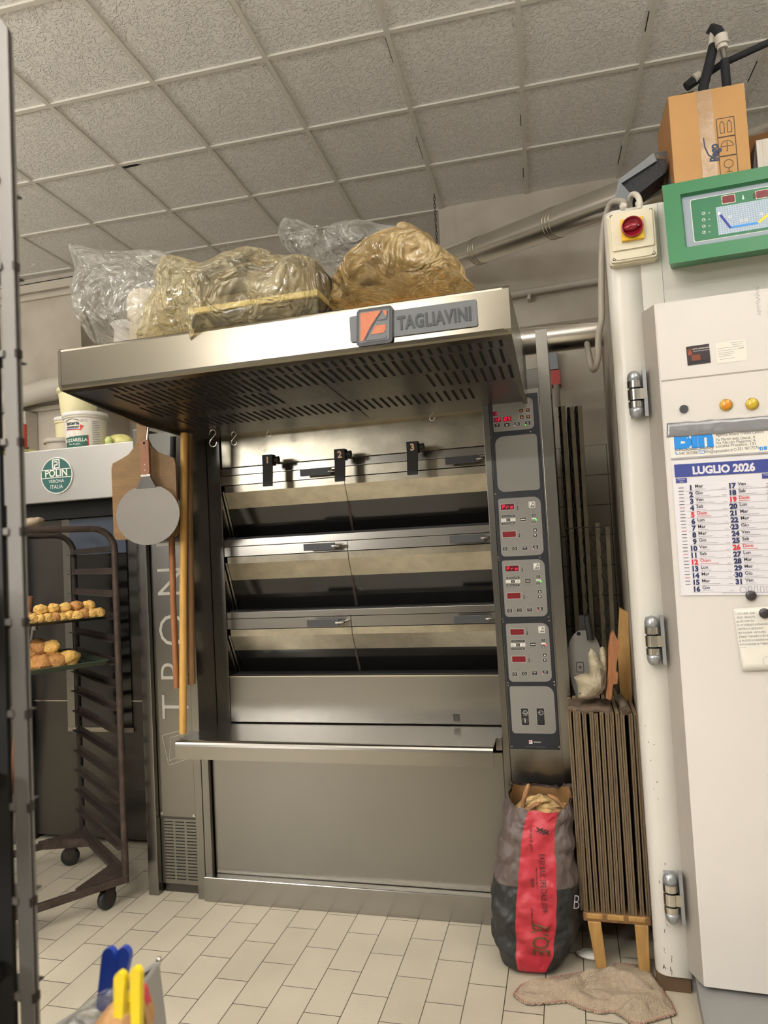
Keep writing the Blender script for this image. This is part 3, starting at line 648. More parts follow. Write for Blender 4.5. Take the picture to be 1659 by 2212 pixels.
# badge
c = pz(123, 1027, 3.395); R_ = .106; M = FR(c.x, 3.40, c.z)
m = MB(); m.disc(R_, 0, .008, 'white', 40, M); m.disc(R_ * .94, .008, .010, 'greend', 40, M)
m.prism([(-R_ * .93, -R_ * .12), (R_ * .93, -R_ * .12), (R_ * .93, R_ * .32), (-R_ * .93, R_ * .32)], .0102, .0106, 'green', M)
for v in (-.12, .32): m.box(-R_ * .93, R_ * .93, -.002, .002, .0102, .012, 'white', M @ Matrix(((1, 0, 0, 0), (0, 1, 0, R_ * v), (0, 0, 1, 0), (0, 0, 0, 1))))
m.text('POLIN', .058, 'white', M @ Matrix.Translation((0, -.006, .0112)), bold=.02, sx=.93)
m.text('VERONA', .026, 'white', M @ Matrix.Translation((0, -.042, .0112))); m.text('ITALIA', .032, 'white', M @ Matrix.Translation((0, -.076, .0112)), sx=.9)
outline(m, [(-.022, .042), (.022, .042), (.022, .090), (-.022, .090)], .008, 'white', M @ Matrix.Translation((0, 0, .0112)))
outline(m, [(-.009, .046), (-.009, .060), (.009, .060), (.009, .078), (-.012, .078)], .007, 'white', M @ Matrix.Translation((0, 0, .0112)), False)
m.build('badge', hd)

# tubs and odds on top of the left oven
ZT = 2.25
def tub(name, label, cat, px, y, r0, r1, h, mt, lid=None, z=ZT, group=None, pz_=None):
    c = U(px, 950, 'y', y); t = thing(name, label, cat, (c.x, y, z), group); M = Matrix.Translation((c.x, y, z))
    m = MB(M); m.lathe([(0, .002), (r0 * .96, 0), (r0, .008), (r1 * .985, h * .88), (r1 * .985, h * .9), (r1 * 1.04, h * .9), (r1 * 1.04, h * .955), (r1, h * .96), (r1, h)], mt, 40); b = m.build('bucket', t)
    if lid: MB(M).lathe([(0, h + .008), (r1 * .9, h + .008), (r1 * .92, h + .014), (r1 * 1.06, h + .014), (r1 * 1.07, h - .012), (r1 * 1.03, h - .012)], lid, 40).build('lid', t)
    return t, M
t, M = tub('cheese_tub', 'white mozzarella tub with a green label on the left oven header', 'tub', 186, 3.56, .108, .12, .215, 'tubw', 'white')
m = MB(); r = .121
def cyl(u, v, rr_=None, base=-PI / 2 + .42):
    rad = .108 + (.118 - .108) * (v / .19) + .0012 + (rr_ or 0); a = base + u / rad; return (rad * math.cos(a), rad * math.sin(a), v)
def wraptext(m, M, s, size, mt, u, v, align='CENTER', bold=0, sx=1, shear=0, lift=0):
    vs, fs = text_geo(s, align, bold, 1, 0); m.add([cyl(u + x * size * sx, v + y * size + x * size * shear, lift) for x, y, z in vs], fs, mt, M)
def patch(m, M, u0, u1, f0, f1, mt, lift=0, n=14):
    m.grid(lambda a, b: cyl(u0 + (u1 - u0) * a, f0(a) + (f1(a) - f0(a)) * b, lift), n, 3, mt, M)
patch(m, M, -.115, .035, lambda a: .018, lambda a: .088 - .01 * (1 - a), 'green')
patch(m, M, .035, .040, lambda a: .018, lambda a: .088, 'logor', .0004)
wraptext(m, M, 'MOZZARELLA', .026, 'white', -.045, .052, lift=.0006, bold=.02, sx=.95); wraptext(m, M, 'Fior di Latte', .015, 'white', -.045, .034, lift=.0006)
wraptext(m, M, 'latteria', .03, 'logok', -.05, .150, lift=.0004, bold=.03, shear=-.0); wraptext(m, M, 'montanari', .02, 'logok', -.05, .132, lift=.0004, bold=.03)
patch(m, M, -.105, -.005, lambda a: .170 + .012 * math.sin(a * PI), lambda a: .174 + .012 * math.sin(a * PI), 'logok', .0003); patch(m, M, -.10, .002, lambda a: .122 - .004 * a, lambda a: .126 - .004 * a, 'logor', .0003); patch(m, M, -.10, -.012, lambda a: .1255, lambda a: .1285, 'logob', .0003)
patch(m, M, -.004, .018, lambda a: .112 + .03 * a, lambda a: .150 - .01 * a, 'logor', .0003, 4)
wraptext(m, M, '3KG', .022, 'pen', .018, .165, lift=.0004)
for i in range(14): patch(m, M, .062, .062 + (.045 if i % 4 else .03), lambda a, i=i: .03 + i * .0105, lambda a, i=i: .033 + i * .0105, 'pen', .0003, 5)
for q, (a, b, rr_) in enumerate(((-.085, .098, .016), (-.062, .100, .013), (-.045, .092, .010))):
    vs = [cyl(a + rr_ * math.cos(k * PI / 8), b + rr_ * math.sin(k * PI / 8) * 1.2, .0005) for k in range(16)]; m.add(vs, [list(range(16))], 'white' if q != 2 else 'tubw', M)
m.build('label', t)
tub('yellow_tub', 'cream ribbed tub stacked on the mozzarella tub under the hood corner', 'tub', 172, 3.60, .10, .112, .15, 'cream', 'cream', ZT + .231)
t, M = tub('tall_tub', 'tall cream tub with a white lid behind the mozzarella tub', 'tub', 153, 3.80, .085, .09, .26, 'cream', 'white', ZT)
tub('low_tub', 'low beige lidded tub behind the green-labelled mozzarella tub', 'tub', 138, 3.68, .10, .108, .10, 'tubg', 'tubg')
c = U(62, 965, 'y', 3.55)
m = MB(Matrix.Translation((c.x - .06, 3.52, ZT + .012))); m.lathe([(0, 0), (.10, 0), (.14, .008), (.16, .016), (.162, .022), (.14, .014), (.09, .008), (0, .008)], 'yelp', 40); tag(m.build('bowl_lid', org=Vector((c.x - .06, 3.52, ZT))), 'pale yellow round lid on the left oven header', 'lid')
c = U(49, 955, 'y', 3.53)
m = MB(Matrix.Translation((c.x, 3.53, ZT + .036))); m.lathe([(.028, 0), (.034, .03), (.02, .036), (0, .036)], 'orange', 24); m.lathe([(.02, .036)] + [(.023 + .004 * (i % 2), .036 + i * .010) for i in range(14)] + [(0, .18)], 'redp', 24); tag(m.build('plastic_brush', org=Vector((c.x, 3.53, ZT + .034))), 'small red ribbed plastic brush standing on the pale yellow lid', 'brush')
c = U(252, 930, 'y', 3.6)
m = MB(); m.grid(lambda a, b: Vector((c.x, 3.62, ZT + .05)) + Vector((math.cos(a * 2 * PI) * .09, math.sin(a * 2 * PI) * .06, 0)) * (math.sin(b * PI)) + Vector((0, 0, -math.cos(b * PI) * .05 + .004 * math.sin(a * 40))), 32, 12, 'yelp', wrap=True)
tag(m.build('ribbed_bottle'), 'pale yellow ribbed container lying beside the mozzarella tub', 'container')
m = MB(); m.grid(lambda a, b: Vector((c.x - .012, 3.54, ZT + .055)) + Vector((math.cos(a * 2 * PI) * .022, math.sin(a * 2 * PI) * .022, 0)) * math.sin(b * PI) + Vector((0, 0, -math.cos(b * PI) * .026)), 20, 10, 'lime', wrap=True); m.box(c.x - .03, c.x + .01, 3.53, 3.56, ZT, ZT + .04, 'lime')
tag(m.build('lime_cap'), 'small lime green rounded cap standing before the ribbed container', 'cap')
c = U(285, 945, 'y', 3.5)
m = MB(); m.grid(lambda a, b: (c.x - .12 + a * .2, 3.47 + b * .09, ZT + .006 + .030 * abs(noise.noise(Vector((a * 4, b * 3, 2)))) + (.02 * b)), 16, 8, 'film'); tag(m.build('plastic_sheet', solid=.002), 'crumpled clear plastic packet near the right end of the oven header', 'packet')

# ================================================================ trolley
RK1 = Vector((-2.075, 2.89, 0)); RK2 = Vector((-2.64, 3.315, 0)); sd = (RK2 - RK1).normalized(); LS = (RK2 - RK1).length
fd = Vector((sd.y * -1, sd.x, 0)).normalized(); fd = Vector((-.602, -.799, 0)); fd = (fd - sd * fd.dot(sd)).normalized(); LF = .60
RK4 = RK1 + fd * LF; RK3 = RK2 + fd * LF
rack = thing('tray_trolley', 'rusty brown steel bakery trolley on castors holding pastry trays', 'trolley', tuple((RK1 + RK3) / 2))
def frame(A, Bp, zt=1.755):
    p = [A + Vector((0, 0, .11)), A + Vector((0, 0, zt - .10))]
    for k in range(1, 7):
        a = k * PI / 12; p.append(A + fd * (.10 * (1 - math.cos(a))) + Vector((0, 0, zt - .10 + .10 * math.sin(a))))
    q = [B_ + Vector((0, 0, 0)) for B_ in []]
    p2 = [Bp + Vector((0, 0, .11)), Bp + Vector((0, 0, zt - .10))]
    for k in range(1, 7):
        a = k * PI / 12; p2.append(Bp - fd * (.10 * (1 - math.cos(a))) + Vector((0, 0, zt - .10 + .10 * math.sin(a))))
    return p + p2[::-1]
MB().tube(frame(RK1, RK4), .0155, 'rust', 12).build('frame', rack); MB().tube(frame(RK2, RK3), .0155, 'rustd', 12).build('frame', rack)
for A, b in ((RK1, RK2), (RK4, RK3)):
    for k in range(15):
        z = 1.645 - k * .1065; m = MB(); inn = fd * (.03 if A is RK1 else -.03)
        a0 = A + Vector((0, 0, z)); b0 = b + Vector((0, 0, z)) + sd * .03; n = Vector((0, 0, .028))
        m.add([a0, b0, b0 + n, a0 + n, a0 + inn, b0 + inn], [(0, 1, 2, 3), (0, 4, 5, 1)], 'rust' if k % 3 else 'rustd'); m.build('rail', rack, solid=.002)
for A, b in ((RK1, RK4), (RK2, RK3), (RK1, RK2), (RK4, RK3)):
    a0 = A + Vector((0, 0, .125)); b0 = b + Vector((0, 0, .125)); m = MB(); d = (b0 - a0).normalized(); M = Matrix.Translation(a0) @ d.to_track_quat('X', 'Z').to_matrix().to_4x4()
    m.box(0, (b0 - a0).length, -.012, .012, -.016, .016, 'rust', M); m.build('base_bar', rack, bevel=.002)
for A, u in ((RK1, 1), (RK2, 1), (RK3, -1), (RK4, -1)):
    m = MB(); c = A + fd * .09 * u; c.z = .109
    s_ = 1 if A in (RK1, RK4) else -1
    v = [A + Vector((0, 0, .109)), A + fd * .22 * u + Vector((0, 0, .109)), A + sd * .16 * s_ + Vector((0, 0, .109))]
    m.add(v + [q + Vector((0, 0, .045)) for q in v], [(0, 1, 2), (5, 4, 3), (0, 3, 4, 1), (1, 4, 5, 2), (2, 5, 3, 0)], 'rust'); m.build('corner_plate', rack)
    wc = A + fd * .075 * u + sd * .04 * s_; dr = Vector((.25, .97, 0)) if A is RK1 else Vector((.9, .4, 0))
    M = Matrix.Translation((wc.x, wc.y, 0)) @ dr.to_track_quat('X', 'Z').to_matrix().to_4x4()
    m = MB(M); W = Matrix(((1, 0, 0, 0), (0, 0, 1, 0), (0, 1, 0, .047), (0, 0, 0, 1)))
    m.lathe([(0, -.016), (.038, -.016), (.046, -.010), (.047, 0), (.046, .010), (.038, .016), (0, .016)], 'rubber', 28, W)
    for q in (-.022, .019): m.prism([(-.022, .047), (0, .03), (.022, .047), (.04, .108), (-.02, .108)], q, q + .003, 'rustd', Matrix(((1, 0, 0, 0), (0, 0, 1, 0), (0, 1, 0, 0), (0, 0, 0, 1))))
    m.box(-.03, .045, -.024, .024, .104, .109, 'rustd'); m.build('castor', rack)
# trays
def tray(z, mt, label, h=.022):
    m = MB(); A = RK1 + fd * .04 + sd * .01; Bq = RK1 + fd * (LF - .04) + sd * .01; Cq = Bq + sd * .66; D = A + sd * .66
    f = lambda u, v, w: A + (Bq - A) * u + (D - A) * v + Vector((0, 0, w + z))
    e = .03
    pts = [(0, 0, h), (1, 0, h), (1, 1, h), (0, 1, h)]; ins = [(e, e, 0), (1 - e, e, 0), (1 - e, 1 - e, 0), (e, 1 - e, 0)]
    m.add([f(*p) for p in pts + ins], [(0, 1, 5, 4), (1, 2, 6, 5), (2, 3, 7, 6), (3, 0, 4, 7), (4, 5, 6, 7)], mt)
    o = m.build('baking_tray', solid=.003); tag(o, label, 'tray'); return f
ZA, ZB = 1.645 - 3 * .1065 + .004, 1.645 - 5 * .1065 + .004
fa = tray(ZA, 'tray', 'black baking tray carrying a row of puffs, upper of the two', .012)
fb = tray(ZB, 'trayg', 'dark green baking tray, lower one, partly covered by large puffs')
def puff_mesh(seed, mt):
    m = MB(); nu, nv = 18, 12
    def fn(a, b):
        th = a * 2 * PI; ph = b * PI; d = Vector((math.cos(th) * math.sin(ph), math.sin(th) * math.sin(ph), -math.cos(ph)))
        r = 1 + .28 * noise.noise(d * 1.6 + Vector((seed * 7, 0, 0))) + .14 * abs(noise.noise(d * 4 + Vector((0, seed, 0)))) + (.13 if d.z > .15 else 0)
        z = d.z * .80 * r + .72; return (d.x * r, d.y * r, max(0, z))
    m.grid(fn, nu, nv, mt, wrap=True); return m
def puffs(spots, size, label, group, mt, specials={}):
    protos = []
    for q in range(4):
        o = puff_mesh(q + size * 100, mt[q % len(mt)]).build('cream_puff', org=Vector((0, 0, 0))); protos.append(o)
    for i, (p, s) in enumerate(spots):
        o = protos[i] if i < 4 else protos[i % 4].copy()
        if i >= 4: COL.objects.link(o)
        o.location = p; k = size * s; o.scale = (k, k, k); o.rotation_euler = (0, 0, i * 1.7)
        tag(o, specials.get(i, label), 'pastry', group)
rn = random.Random(5)
sp = []
for i in range(10): sp.append((fa(.05 + i * .062, .065 + rn.uniform(-.01, .01), .003), rn.uniform(.9, 1.08)))
for i in range(9): sp.append((fa(.09 + i * .066, .17 + rn.uniform(-.015, .015), .003), rn.uniform(.9, 1.1)))
for i in range(6): sp.append((fa(.2 + i * .08, .28, .003), 1.))
for i in range(5): sp.append((fa(.12 + i * .1, .11, .045), .95))
puffs(sp, .029, 'golden choux puff in the crowded rows on the upper black tray', 'choux puffs on the upper tray', ['puff', 'puff', 'puffb', 'puff'], {0: 'golden choux puff at the right end of the upper black tray'})
sp = []
for u, v, w, s in ((.30, .07, 0, 1.15), (.415, .06, 0, 1.1), (.53, .06, 0, 1.15), (.64, .07, 0, 1.0), (.32, .2, 0, 1.0), (.40, .19, 0, 1.1), (.50, .19, 0, 1.1), (.60, .18, 0, 1.1), (.44, .12, .062, 1.0), (.53, .13, .065, 1.), (.62, .12, .05, 1.), (.40, .30, .0, 1.), (.5, .31, 0, 1.), (.60, .3, 0, 1.), (.52, .22, .075, .95)):
    sp.append((fb(u, v + .045, w + .003), s))
puffs(sp, .041, 'large browned choux puff in the heap on the lower green tray', 'choux puffs on the lower tray', ['puff', 'puffb', 'puffb'], {0: 'large golden choux puff at the right end of the lower heap'})
# cloths on top of the trolley
for px, s, lb in ((58, .06, 'beige crumpled cloth pad on the trolley top, left one'), (76, .035, 'small beige folded cloth on the trolley top, right one')):
    c = U(px, 1141, 'y', 2.66)
    m = MB(); m.grid(lambda a, b: Vector((c.x, c.y, 1.774)) + Vector((math.cos(a * 2 * PI) * s * math.sin(b * PI) * (1 + .15 * math.sin(a * 9)), math.sin(a * 2 * PI) * .04 * math.sin(b * PI), .02 - .02 * math.cos(b * PI) + .008 * math.cos(a * 6) * math.sin(b * PI))), 20, 8, 'rag', wrap=True)
    tag(m.build('oven_cloth'), lb, 'cloth')
# tools behind the trolley against the blue strip
a = U(66, 1288, 'y', 3.40); b = U(50, 1440, 'y', 3.40)
m = MB(); dz = (b - a); m.tube([a, a + dz * 3, Vector((a.x + dz.x * 7, 3.40, 0.0))], .015, 'woodo', 10); tag(m.build('rolling_pin_handle'), 'orange-brown wooden broom handle leaning near the blue strip', 'handle')
a = U(73, 1350, 'y', 3.42); b = U(62, 1420, 'y', 3.42)
m = MB(); m.tube([a, b, Vector((b.x - .14, 3.42, 0))], .012, 'alu', 10); m.box(a.x - .02, a.x + .02, 3.41, 3.43, a.z - .03, a.z, 'alu'); tag(m.build('metal_pole'), 'grey metal pole standing beside the wooden broom handle', 'pole')

# ================================================================ peels, poles and hooks between the ovens
def board_outline():
    hw, h = .168, .385      # half width, height of blade from the bottom
    p = [(-hw + .02, 0), (hw - .02, 0)] + [(hw - .02 + .02 * math.sin(a), .02 - .02 * math.cos(a)) for a in (PI / 4, PI / 2)]
    p += [(hw, h - .05), (hw - .008, h - .025), (.12, h - .01), (.075, h + .01), (.045, h + .04), (.028, h + .075), (.025, h + .12), (.026, h + .145), (.014, h + .16)]
    return p + [(-x, y) for x, y in p[::-1] if True]
c = U(317, 1163, 'y', 2.84)
pl = board_outline(); q = []
for t_ in pl:
    if not q or (abs(q[-1][0] - t_[0]) + abs(q[-1][1] - t_[1])) > 1e-5: q.append(t_)
m = MB(); m.prism(q, -.006, .006, 'pwood', FR(c.x - .002, 2.84, c.z + .0)); tag(m.build('wooden_peel', bevel=.002), 'old wooden pizza board with a handle hanging behind the steel peel', 'peel')
pe = thing('steel_peel', 'round steel pizza peel with a brown handle hanging before the board', 'peel', (c.x, 2.79, 1.67))
c2 = U(319, 1112, 'y', 2.79); M = FR(c2.x, 2.79, c2.z); R_ = .163
pts = [(R_ * 1.0 * math.cos(a), R_ * .84 * math.sin(a)) for a in [math.radians(65 - i * 310 / 46) for i in range(47)]]
m = MB(); m.prism(pts, 0, .002, 'alu', M); m.build('blade', pe)
m = MB(); m.prism([(-.052, .118), (.052, .118), (.024, .168), (.024, .182), (-.024, .182), (-.024, .168)], -.003, .005, 'dsteel', M); m.box(-.024, .024, .174, .184, .003, .007, 'bright', M); m.box(-.054, .054, .117, .120, .0, .004, 'bright', M); m.build('socket', pe)
m = MB(); m.prism(rr(.044, .158, .012, 0, .262), -.008, .008, 'woodh', M)
for v in (.202, .228): m.disc(.0025, .008, .0092, 'bright', 10, M @ Matrix.Translation((0, v, 0)))
m.disc(.006, .0075, .0085, 'slot', 10, M @ Matrix.Translation((0, .326, 0))); m.build('handle', pe, bevel=.003)
def shook(x, y, z, s, label, group=None):
    p = [(x, y, z) for x, z in ()]
    pts = [Vector((x + s * .22 * math.cos(a) - s * .0, y, z + s * .75 + s * .22 * math.sin(a))) for a in [math.radians(q) for q in range(200, -30, -23)]] + [Vector((x + s * .0 + s * .24 * math.cos(a), y, z + s * .15 + s * .24 * math.sin(a))) for a in [math.radians(q) for q in range(150, 385, 22)]]
    tag(MB().tube(pts, .003, 'chrome', 8).build('s_hook'), label, 'hook', group)
shook(U(477, 935, 'y', 3.0).x, 2.92, 2.11, .075, 'steel S-hook hanging at the left end of the hood rim')
shook(U(505, 935, 'y', 3.0).x, 3.0, 2.12, .06, 'smaller steel S-hook just right of the left-end hook')
shook(U(575, 930, 'y', 3.0).x, 3.03, 2.15, .05, 'small steel hook hanging above the lever numbered 1')
shook(U(930, 888, 'y', 3.0).x, 3.03, 2.15, .05, 'small steel hook at the right part of the hood rim above the lever numbered 3')
tag(MB().tube([U(322, 905, 'y', 2.82), U(318, 945, 'y', 2.82), U(315, 968, 'y', 2.80), U(321, 974, 'y', 2.79), U(325, 965, 'y', 2.80)], .005, 'chrome', 10).build('s_hook'), 'thick steel hook carrying the wooden board and round peel', 'hook')
def pole(pts, r, mt, label, nm='wooden_pole', taper=None):
    pts = [Vector((p.x, p.y, min(p.z, 2.176))) for p in pts]; m = MB(); m.tube(pts, r, mt, 14); return tag(m.build(nm), label, 'pole')
pole([U(397, 912, 'y', 2.90), U(396, 1250, 'y', 2.90), U(395, 1584, 'y', 2.90)], .017, 'woodl', 'long yellow wooden pole whose foot rests behind the worktop end')
pole([U(407, 918, 'y', 2.94), U(409, 1150, 'y', 2.94), U(414, 1478, 'y', 2.94)], .018, 'woodd', 'weathered wooden pole beside the oven post, ending above the worktop')
pole([U(373, 915, 'y', 2.96), U(372, 1160, 'y', 2.96)], .014, 'blackm', 'dark round pipe hanging above the carved rolling stick', 'dark_pipe')
pole([U(371, 1160, 'y', 2.93), U(374, 1300, 'y', 2.93), U(382, 1486, 'y', 2.93)], .0145, 'woodo', 'reddish wooden stick hanging left of the long yellow pole')

# ================================================================ pipes and ducts
m = MB(); m.tube([(-6.2, 4.66, 2.72), (-3.9, 4.66, 2.985), (-2.6, 4.66, 3.12), (-1.0, 4.66, 3.28)], .085, 'pvc', 24); tag(m.build('white_pipe'), 'thick white plastic pipe on the back wall, left of the hood', 'pipe')
a, b = U(950, 548, 'y', 4.77), U(1340, 432, 'y', 4.77); dd = (b - a).normalized()
m = MB(); m.tube([a - dd * .3, b + dd * .5], .042, 'pvc', 20)
for s in (.33, .75): m.tube([a + (b - a) * s - dd * .012, a + (b - a) * s + dd * .012], .047, 'pvc', 20)
tag(m.build('white_pipe'), 'white pipe running along the wall behind the upper steel duct', 'pipe')
a, b = U(1110, 636, 'y', 4.78), U(1300, 604, 'y', 4.78); dd = (b - a).normalized()
m = MB(); m.tube([a - dd * .6, b + dd * .3], .022, 'pvc', 14); c = U(1142, 632, 'y', 4.78); m.tube([c - dd * .01, c + dd * .01], .028, 'pvc', 14); m.box(c.x - .01, c.x + .01, 4.76, 4.839, c.z - .05, c.z - .02, 'pvc')
tag(m.build('thin_pipe'), 'thin white wall pipe above the lower steel duct', 'pipe')
a, b = U(985, 560, 'y', 4.45), U(1440, 393, 'y', 3.35); dd = (b - a).normalized()
m = MB(); m.tube([a - dd * .2, b + dd * .7], .082, 'ductm', 32, caps=False)
for s in (.14, .155, .17, .545, .56, .575): m.tube([a + (b - a) * s - dd * .004, a + (b - a) * s + dd * .004], .0845, 'bright', 32)
tag(m.build('steel_duct'), 'long shiny steel duct sloping up behind the switch box', 'duct')
a, b = U(1150, 735, 'y', 3.9), U(1300, 716, 'y', 3.9); dd = (b - a).normalized()
m = MB(); m.tube([a - dd * .25, b + dd * .25], .079, 'ductm', 32); tag(m.build('steel_duct'), 'short horizontal steel duct joining the oven side at right', 'duct')
# ceiling chain
a = U(940, 400, 'y', 4.70)
m = MB(); n = 30; top = U(936, 390, 'y', 4.6); bot = U(940, 535, 'y', 4.6)
m_ = MB()
for i in range(26):
    c = Vector((top.x, 4.60, CH - .02 - i * .024)); an = 0 if i % 2 else PI / 2
    pts = [c + Vector((math.cos(an) * .006 * math.cos(q), math.sin(an) * .006 * math.cos(q), .014 * math.sin(q))) for q in [k * PI / 4 for k in range(9)]]
    m_.tube(pts, .0022, 'rustd', 5, caps=False)
tag(m_.build('ceiling_chain'), 'thin dark chain hanging from the ceiling behind the plastic bags', 'chain')
# grey wall gadget between duct and column
m = MB(); c = U(1195, 778, 'y', 4.75); m.box(c.x - .06, c.x + .03, 4.72, 4.839, c.z - .07, c.z + .07, 'ltray'); m.box(c.x - .02, c.x + .04, 4.73, 4.839, c.z - .17, c.z - .07, 'redp'); m.tube([(c.x + .01, 4.72, c.z - .17), (c.x + .01, 4.74, c.z - .32)], .02, 'conduit')
tag(m.build('wall_valve', bevel=.003), 'small grey and red valve box on the wall beneath the short duct', 'valve')

# ================================================================ white proofing cabinet on the right
ZP = 2.785
pr = thing('proofing_cabinet', 'large white proofing cabinet with a tall door, right of the oven', 'cabinet', tuple(FO))
m = MB(FM); m.box(.02, 1.25, .03, 1.9, .0, ZP, 'frs'); m.box(.0, .018, .035, 1.9, .12, ZP - .01, 'frs')
m.build('body', pr, bevel=.004)
m = MB(FM); prof = [(.0, .09), (.0, .04)] + [(.045 - .045 * math.cos(a), .04 - .045 * math.sin(a)) for a in [k * PI / 14 for k in range(1, 8)]] + [(.115, -.005), (.115, .09)]
m.prism(prof, .055, ZP, 'frw', smooth=True); m.box(.1, 1.25, -.004, .09, 2.40, ZP, 'frw'); m.box(.186, .1875, -.0048, .0, 2.40, ZP, 'pen')
for k in range(60):
    zz_ = .06 + (rn.random() ** 2.2) * .9; xx_ = .02 + rn.random() * .07; an_ = rn.uniform(.8, 2.2); l_ = rn.uniform(.002, .012) * (1.3 - zz_)
    yv = .04 - .045 * math.sin(math.acos(max(-1, min(1, (.045 - xx_) / .045)))) - .0012
    m.box(xx_, xx_ + rn.uniform(.001, .003), yv, yv + .002, zz_, zz_ + l_, 'grime')
m.build('door_frame', pr)
m = MB(FM); m.box(.002, .11, .004, .1, 0, .055, 'grime'); m.box(.115, 1.25, .02, .1, 0, .06, 'frm'); m.build('plinth', pr)
DV = -.085
m = MB(FM); m.prism([(.106, -.001), (.144, DV + .004), (.149, DV), (1.2, DV), (1.2, -.001)], .082, 2.393, 'frd')
m.prism([(.1045, .0), (.1432, DV + .004), (.1445, DV + .004), (.107, .0)], .082, 2.393, 'fre')  # strip painted grey for the shade on the door's bevelled edge
door = m.build('door', pr)
m = MB(FM); zs = F(1500, 815, DV).z
m.box(.150, 1.2, DV - .0015, DV, zs - .002, zs + .002, 'fre'); m.build('door_seam', door)
m = MB(FM); m.box(.13, 1.15, -.45, .0, 0.0, .025, 'frm'); 
pp = [(.125, 0), (1.15, 0), (1.15, .05), (.125, .05)]
m.add([(.125, -.45, .002), (1.15, -.45, .002), (1.15, -.02, .075), (.125, -.02, .075), (.125, -.02, .0), (1.15, -.02, 0)], [(0, 1, 2, 3), (0, 3, 4), (1, 5, 2)], 'frm')
m.build('floor_ramp', pr)
def fl(px, py, v=DV): return F(px, py, v)
def FD(px, py, v=DV, roll=0): # decal frame on the proofer's front
    p = F(px, py, v); return FM @ FR(p.x, v, p.z, roll)
# hinges
for i, (py, px) in enumerate(((851, 1372), (1385, 1410), (1944, 1445))):
    c = F(px, py, -.05); m = MB(FM); X0 = .064; z = c.z; H = .088
    def cap(z0, z1, top):
        pr_ = [(.0, 0)]; s = 1 if top else -1
        ps = [(.024, z0), (.024, z0 + (z1 - z0) * .35), (.021, z0 + (z1 - z0) * .65), (.013, z0 + (z1 - z0) * .9), (.0, z1)]
        m.lathe([(0, z0)] + ps, 'hinge', 24, Matrix.Translation((X0, -.032, 0)))
    cap(z + .048, z + H, True); cap(z - .048, z - H, False)
    for a, b in ((z + .024, z + .048), (z - .020, z + .018), (z - .048, z - .026)): m.disc(.025, a, b, 'chrome', 28, Matrix.Translation((X0, -.032, 0)))
    m.disc(.019, z - .048, z + .048, 'blackm', 20, Matrix.Translation((X0, -.032, 0)))
    m.box(X0 - .018, X0 + .018, -.03, -.004, z - .08, z + .08, 'hinge')
    m.box(X0 + .028, X0 + .040, -.050, -.012, z - .082, z + .085, 'hinge'); m.box(X0 + .005, X0 + .034, -.052, -.03, z - .02, z + .018, 'bright')
    m.build('hinge', pr)
# lamps and button
m = MB(FD(1477, 884)); m.disc(.014, 0, .006, 'handle', 24); m.build('button', door)
for px, py, k in ((1568, 875, 'amber'), (1624, 873, 'amber2')):
    m = MB(FD(px, py)); m.lathe([(.019, 0), (.0205, .004), (.019, .007), (.016, .008)], 'bezel', 28); m.lathe([(.0165, .006), (.016, .012), (.012, .016), (0, .017)], k, 28); m.build('indicator_lamp', door)
# isolator box
jt = thing('isolator_switch', 'cream isolator box with a red rotary switch on a yellow plate', 'switch', tuple(FM @ Vector((.095, -.04, 2.59))))
c = F(1366, 508, -.05); M = FM @ FR(c.x, -.006, c.z)
m = MB(M); m.prism(rr(.165, .19, .012), 0, .03, 'jbox'); m.prism(rr(.155, .18, .01), .03, .045, 'jbox'); m.prism(rr(.14, .128, .004, 0, .014), .045, .052, 'jbox')
m.prism(rr(.13, .028, .013, 0, -.070), .045, .050, 'jbox')
for u, v in ((-.067, .080), (.067, .080), (-.067, -.078), (.067, -.078)): m.disc(.0055, .045, .0462, 'slot', 10, Matrix.Translation((u, v, 0))); m.disc(.003, .0462, .0475, 'bright', 8, Matrix.Translation((u, v, 0)))
m.build('enclosure', jt, bevel=.003)
m = MB(M @ Matrix.Translation((0, .016, .052))); m.box(-.038, .038, -.040, .038, 0, .014, 'yel'); m.build('yellow_plate', jt, bevel=.0015)
m = MB(M @ Matrix.Translation((0, .018, .066))); m.lathe([(0, 0), (.035, 0), (.037, .004), (.037, .014), (.035, .016), (.0325, .014), (.0325, .005), (0, .005)], 'swr', 36)
Mk = Matrix.Rotation(math.radians(8), 4, 'Z'); m.grid(lambda a, b: Mk @ Vector(((-.006 + math.cos(a * 2 * PI) * .026 * math.sin(b * PI)), math.sin(a * 2 * PI) * .012 * math.sin(b * PI) * (1.15 - .5 * math.cos(a * 2 * PI) * -.5), .010 - .013 * math.cos(b * PI))), 28, 12, 'swr', wrap=True)
m.disc(.005, .005, .012, 'slot', 14, Matrix.Translation((.020, .001, 0))); m.disc(.003, .012, .0125, 'alu', 10, Matrix.Translation((.020, .001, 0))); m.build('switch_knob', jt)
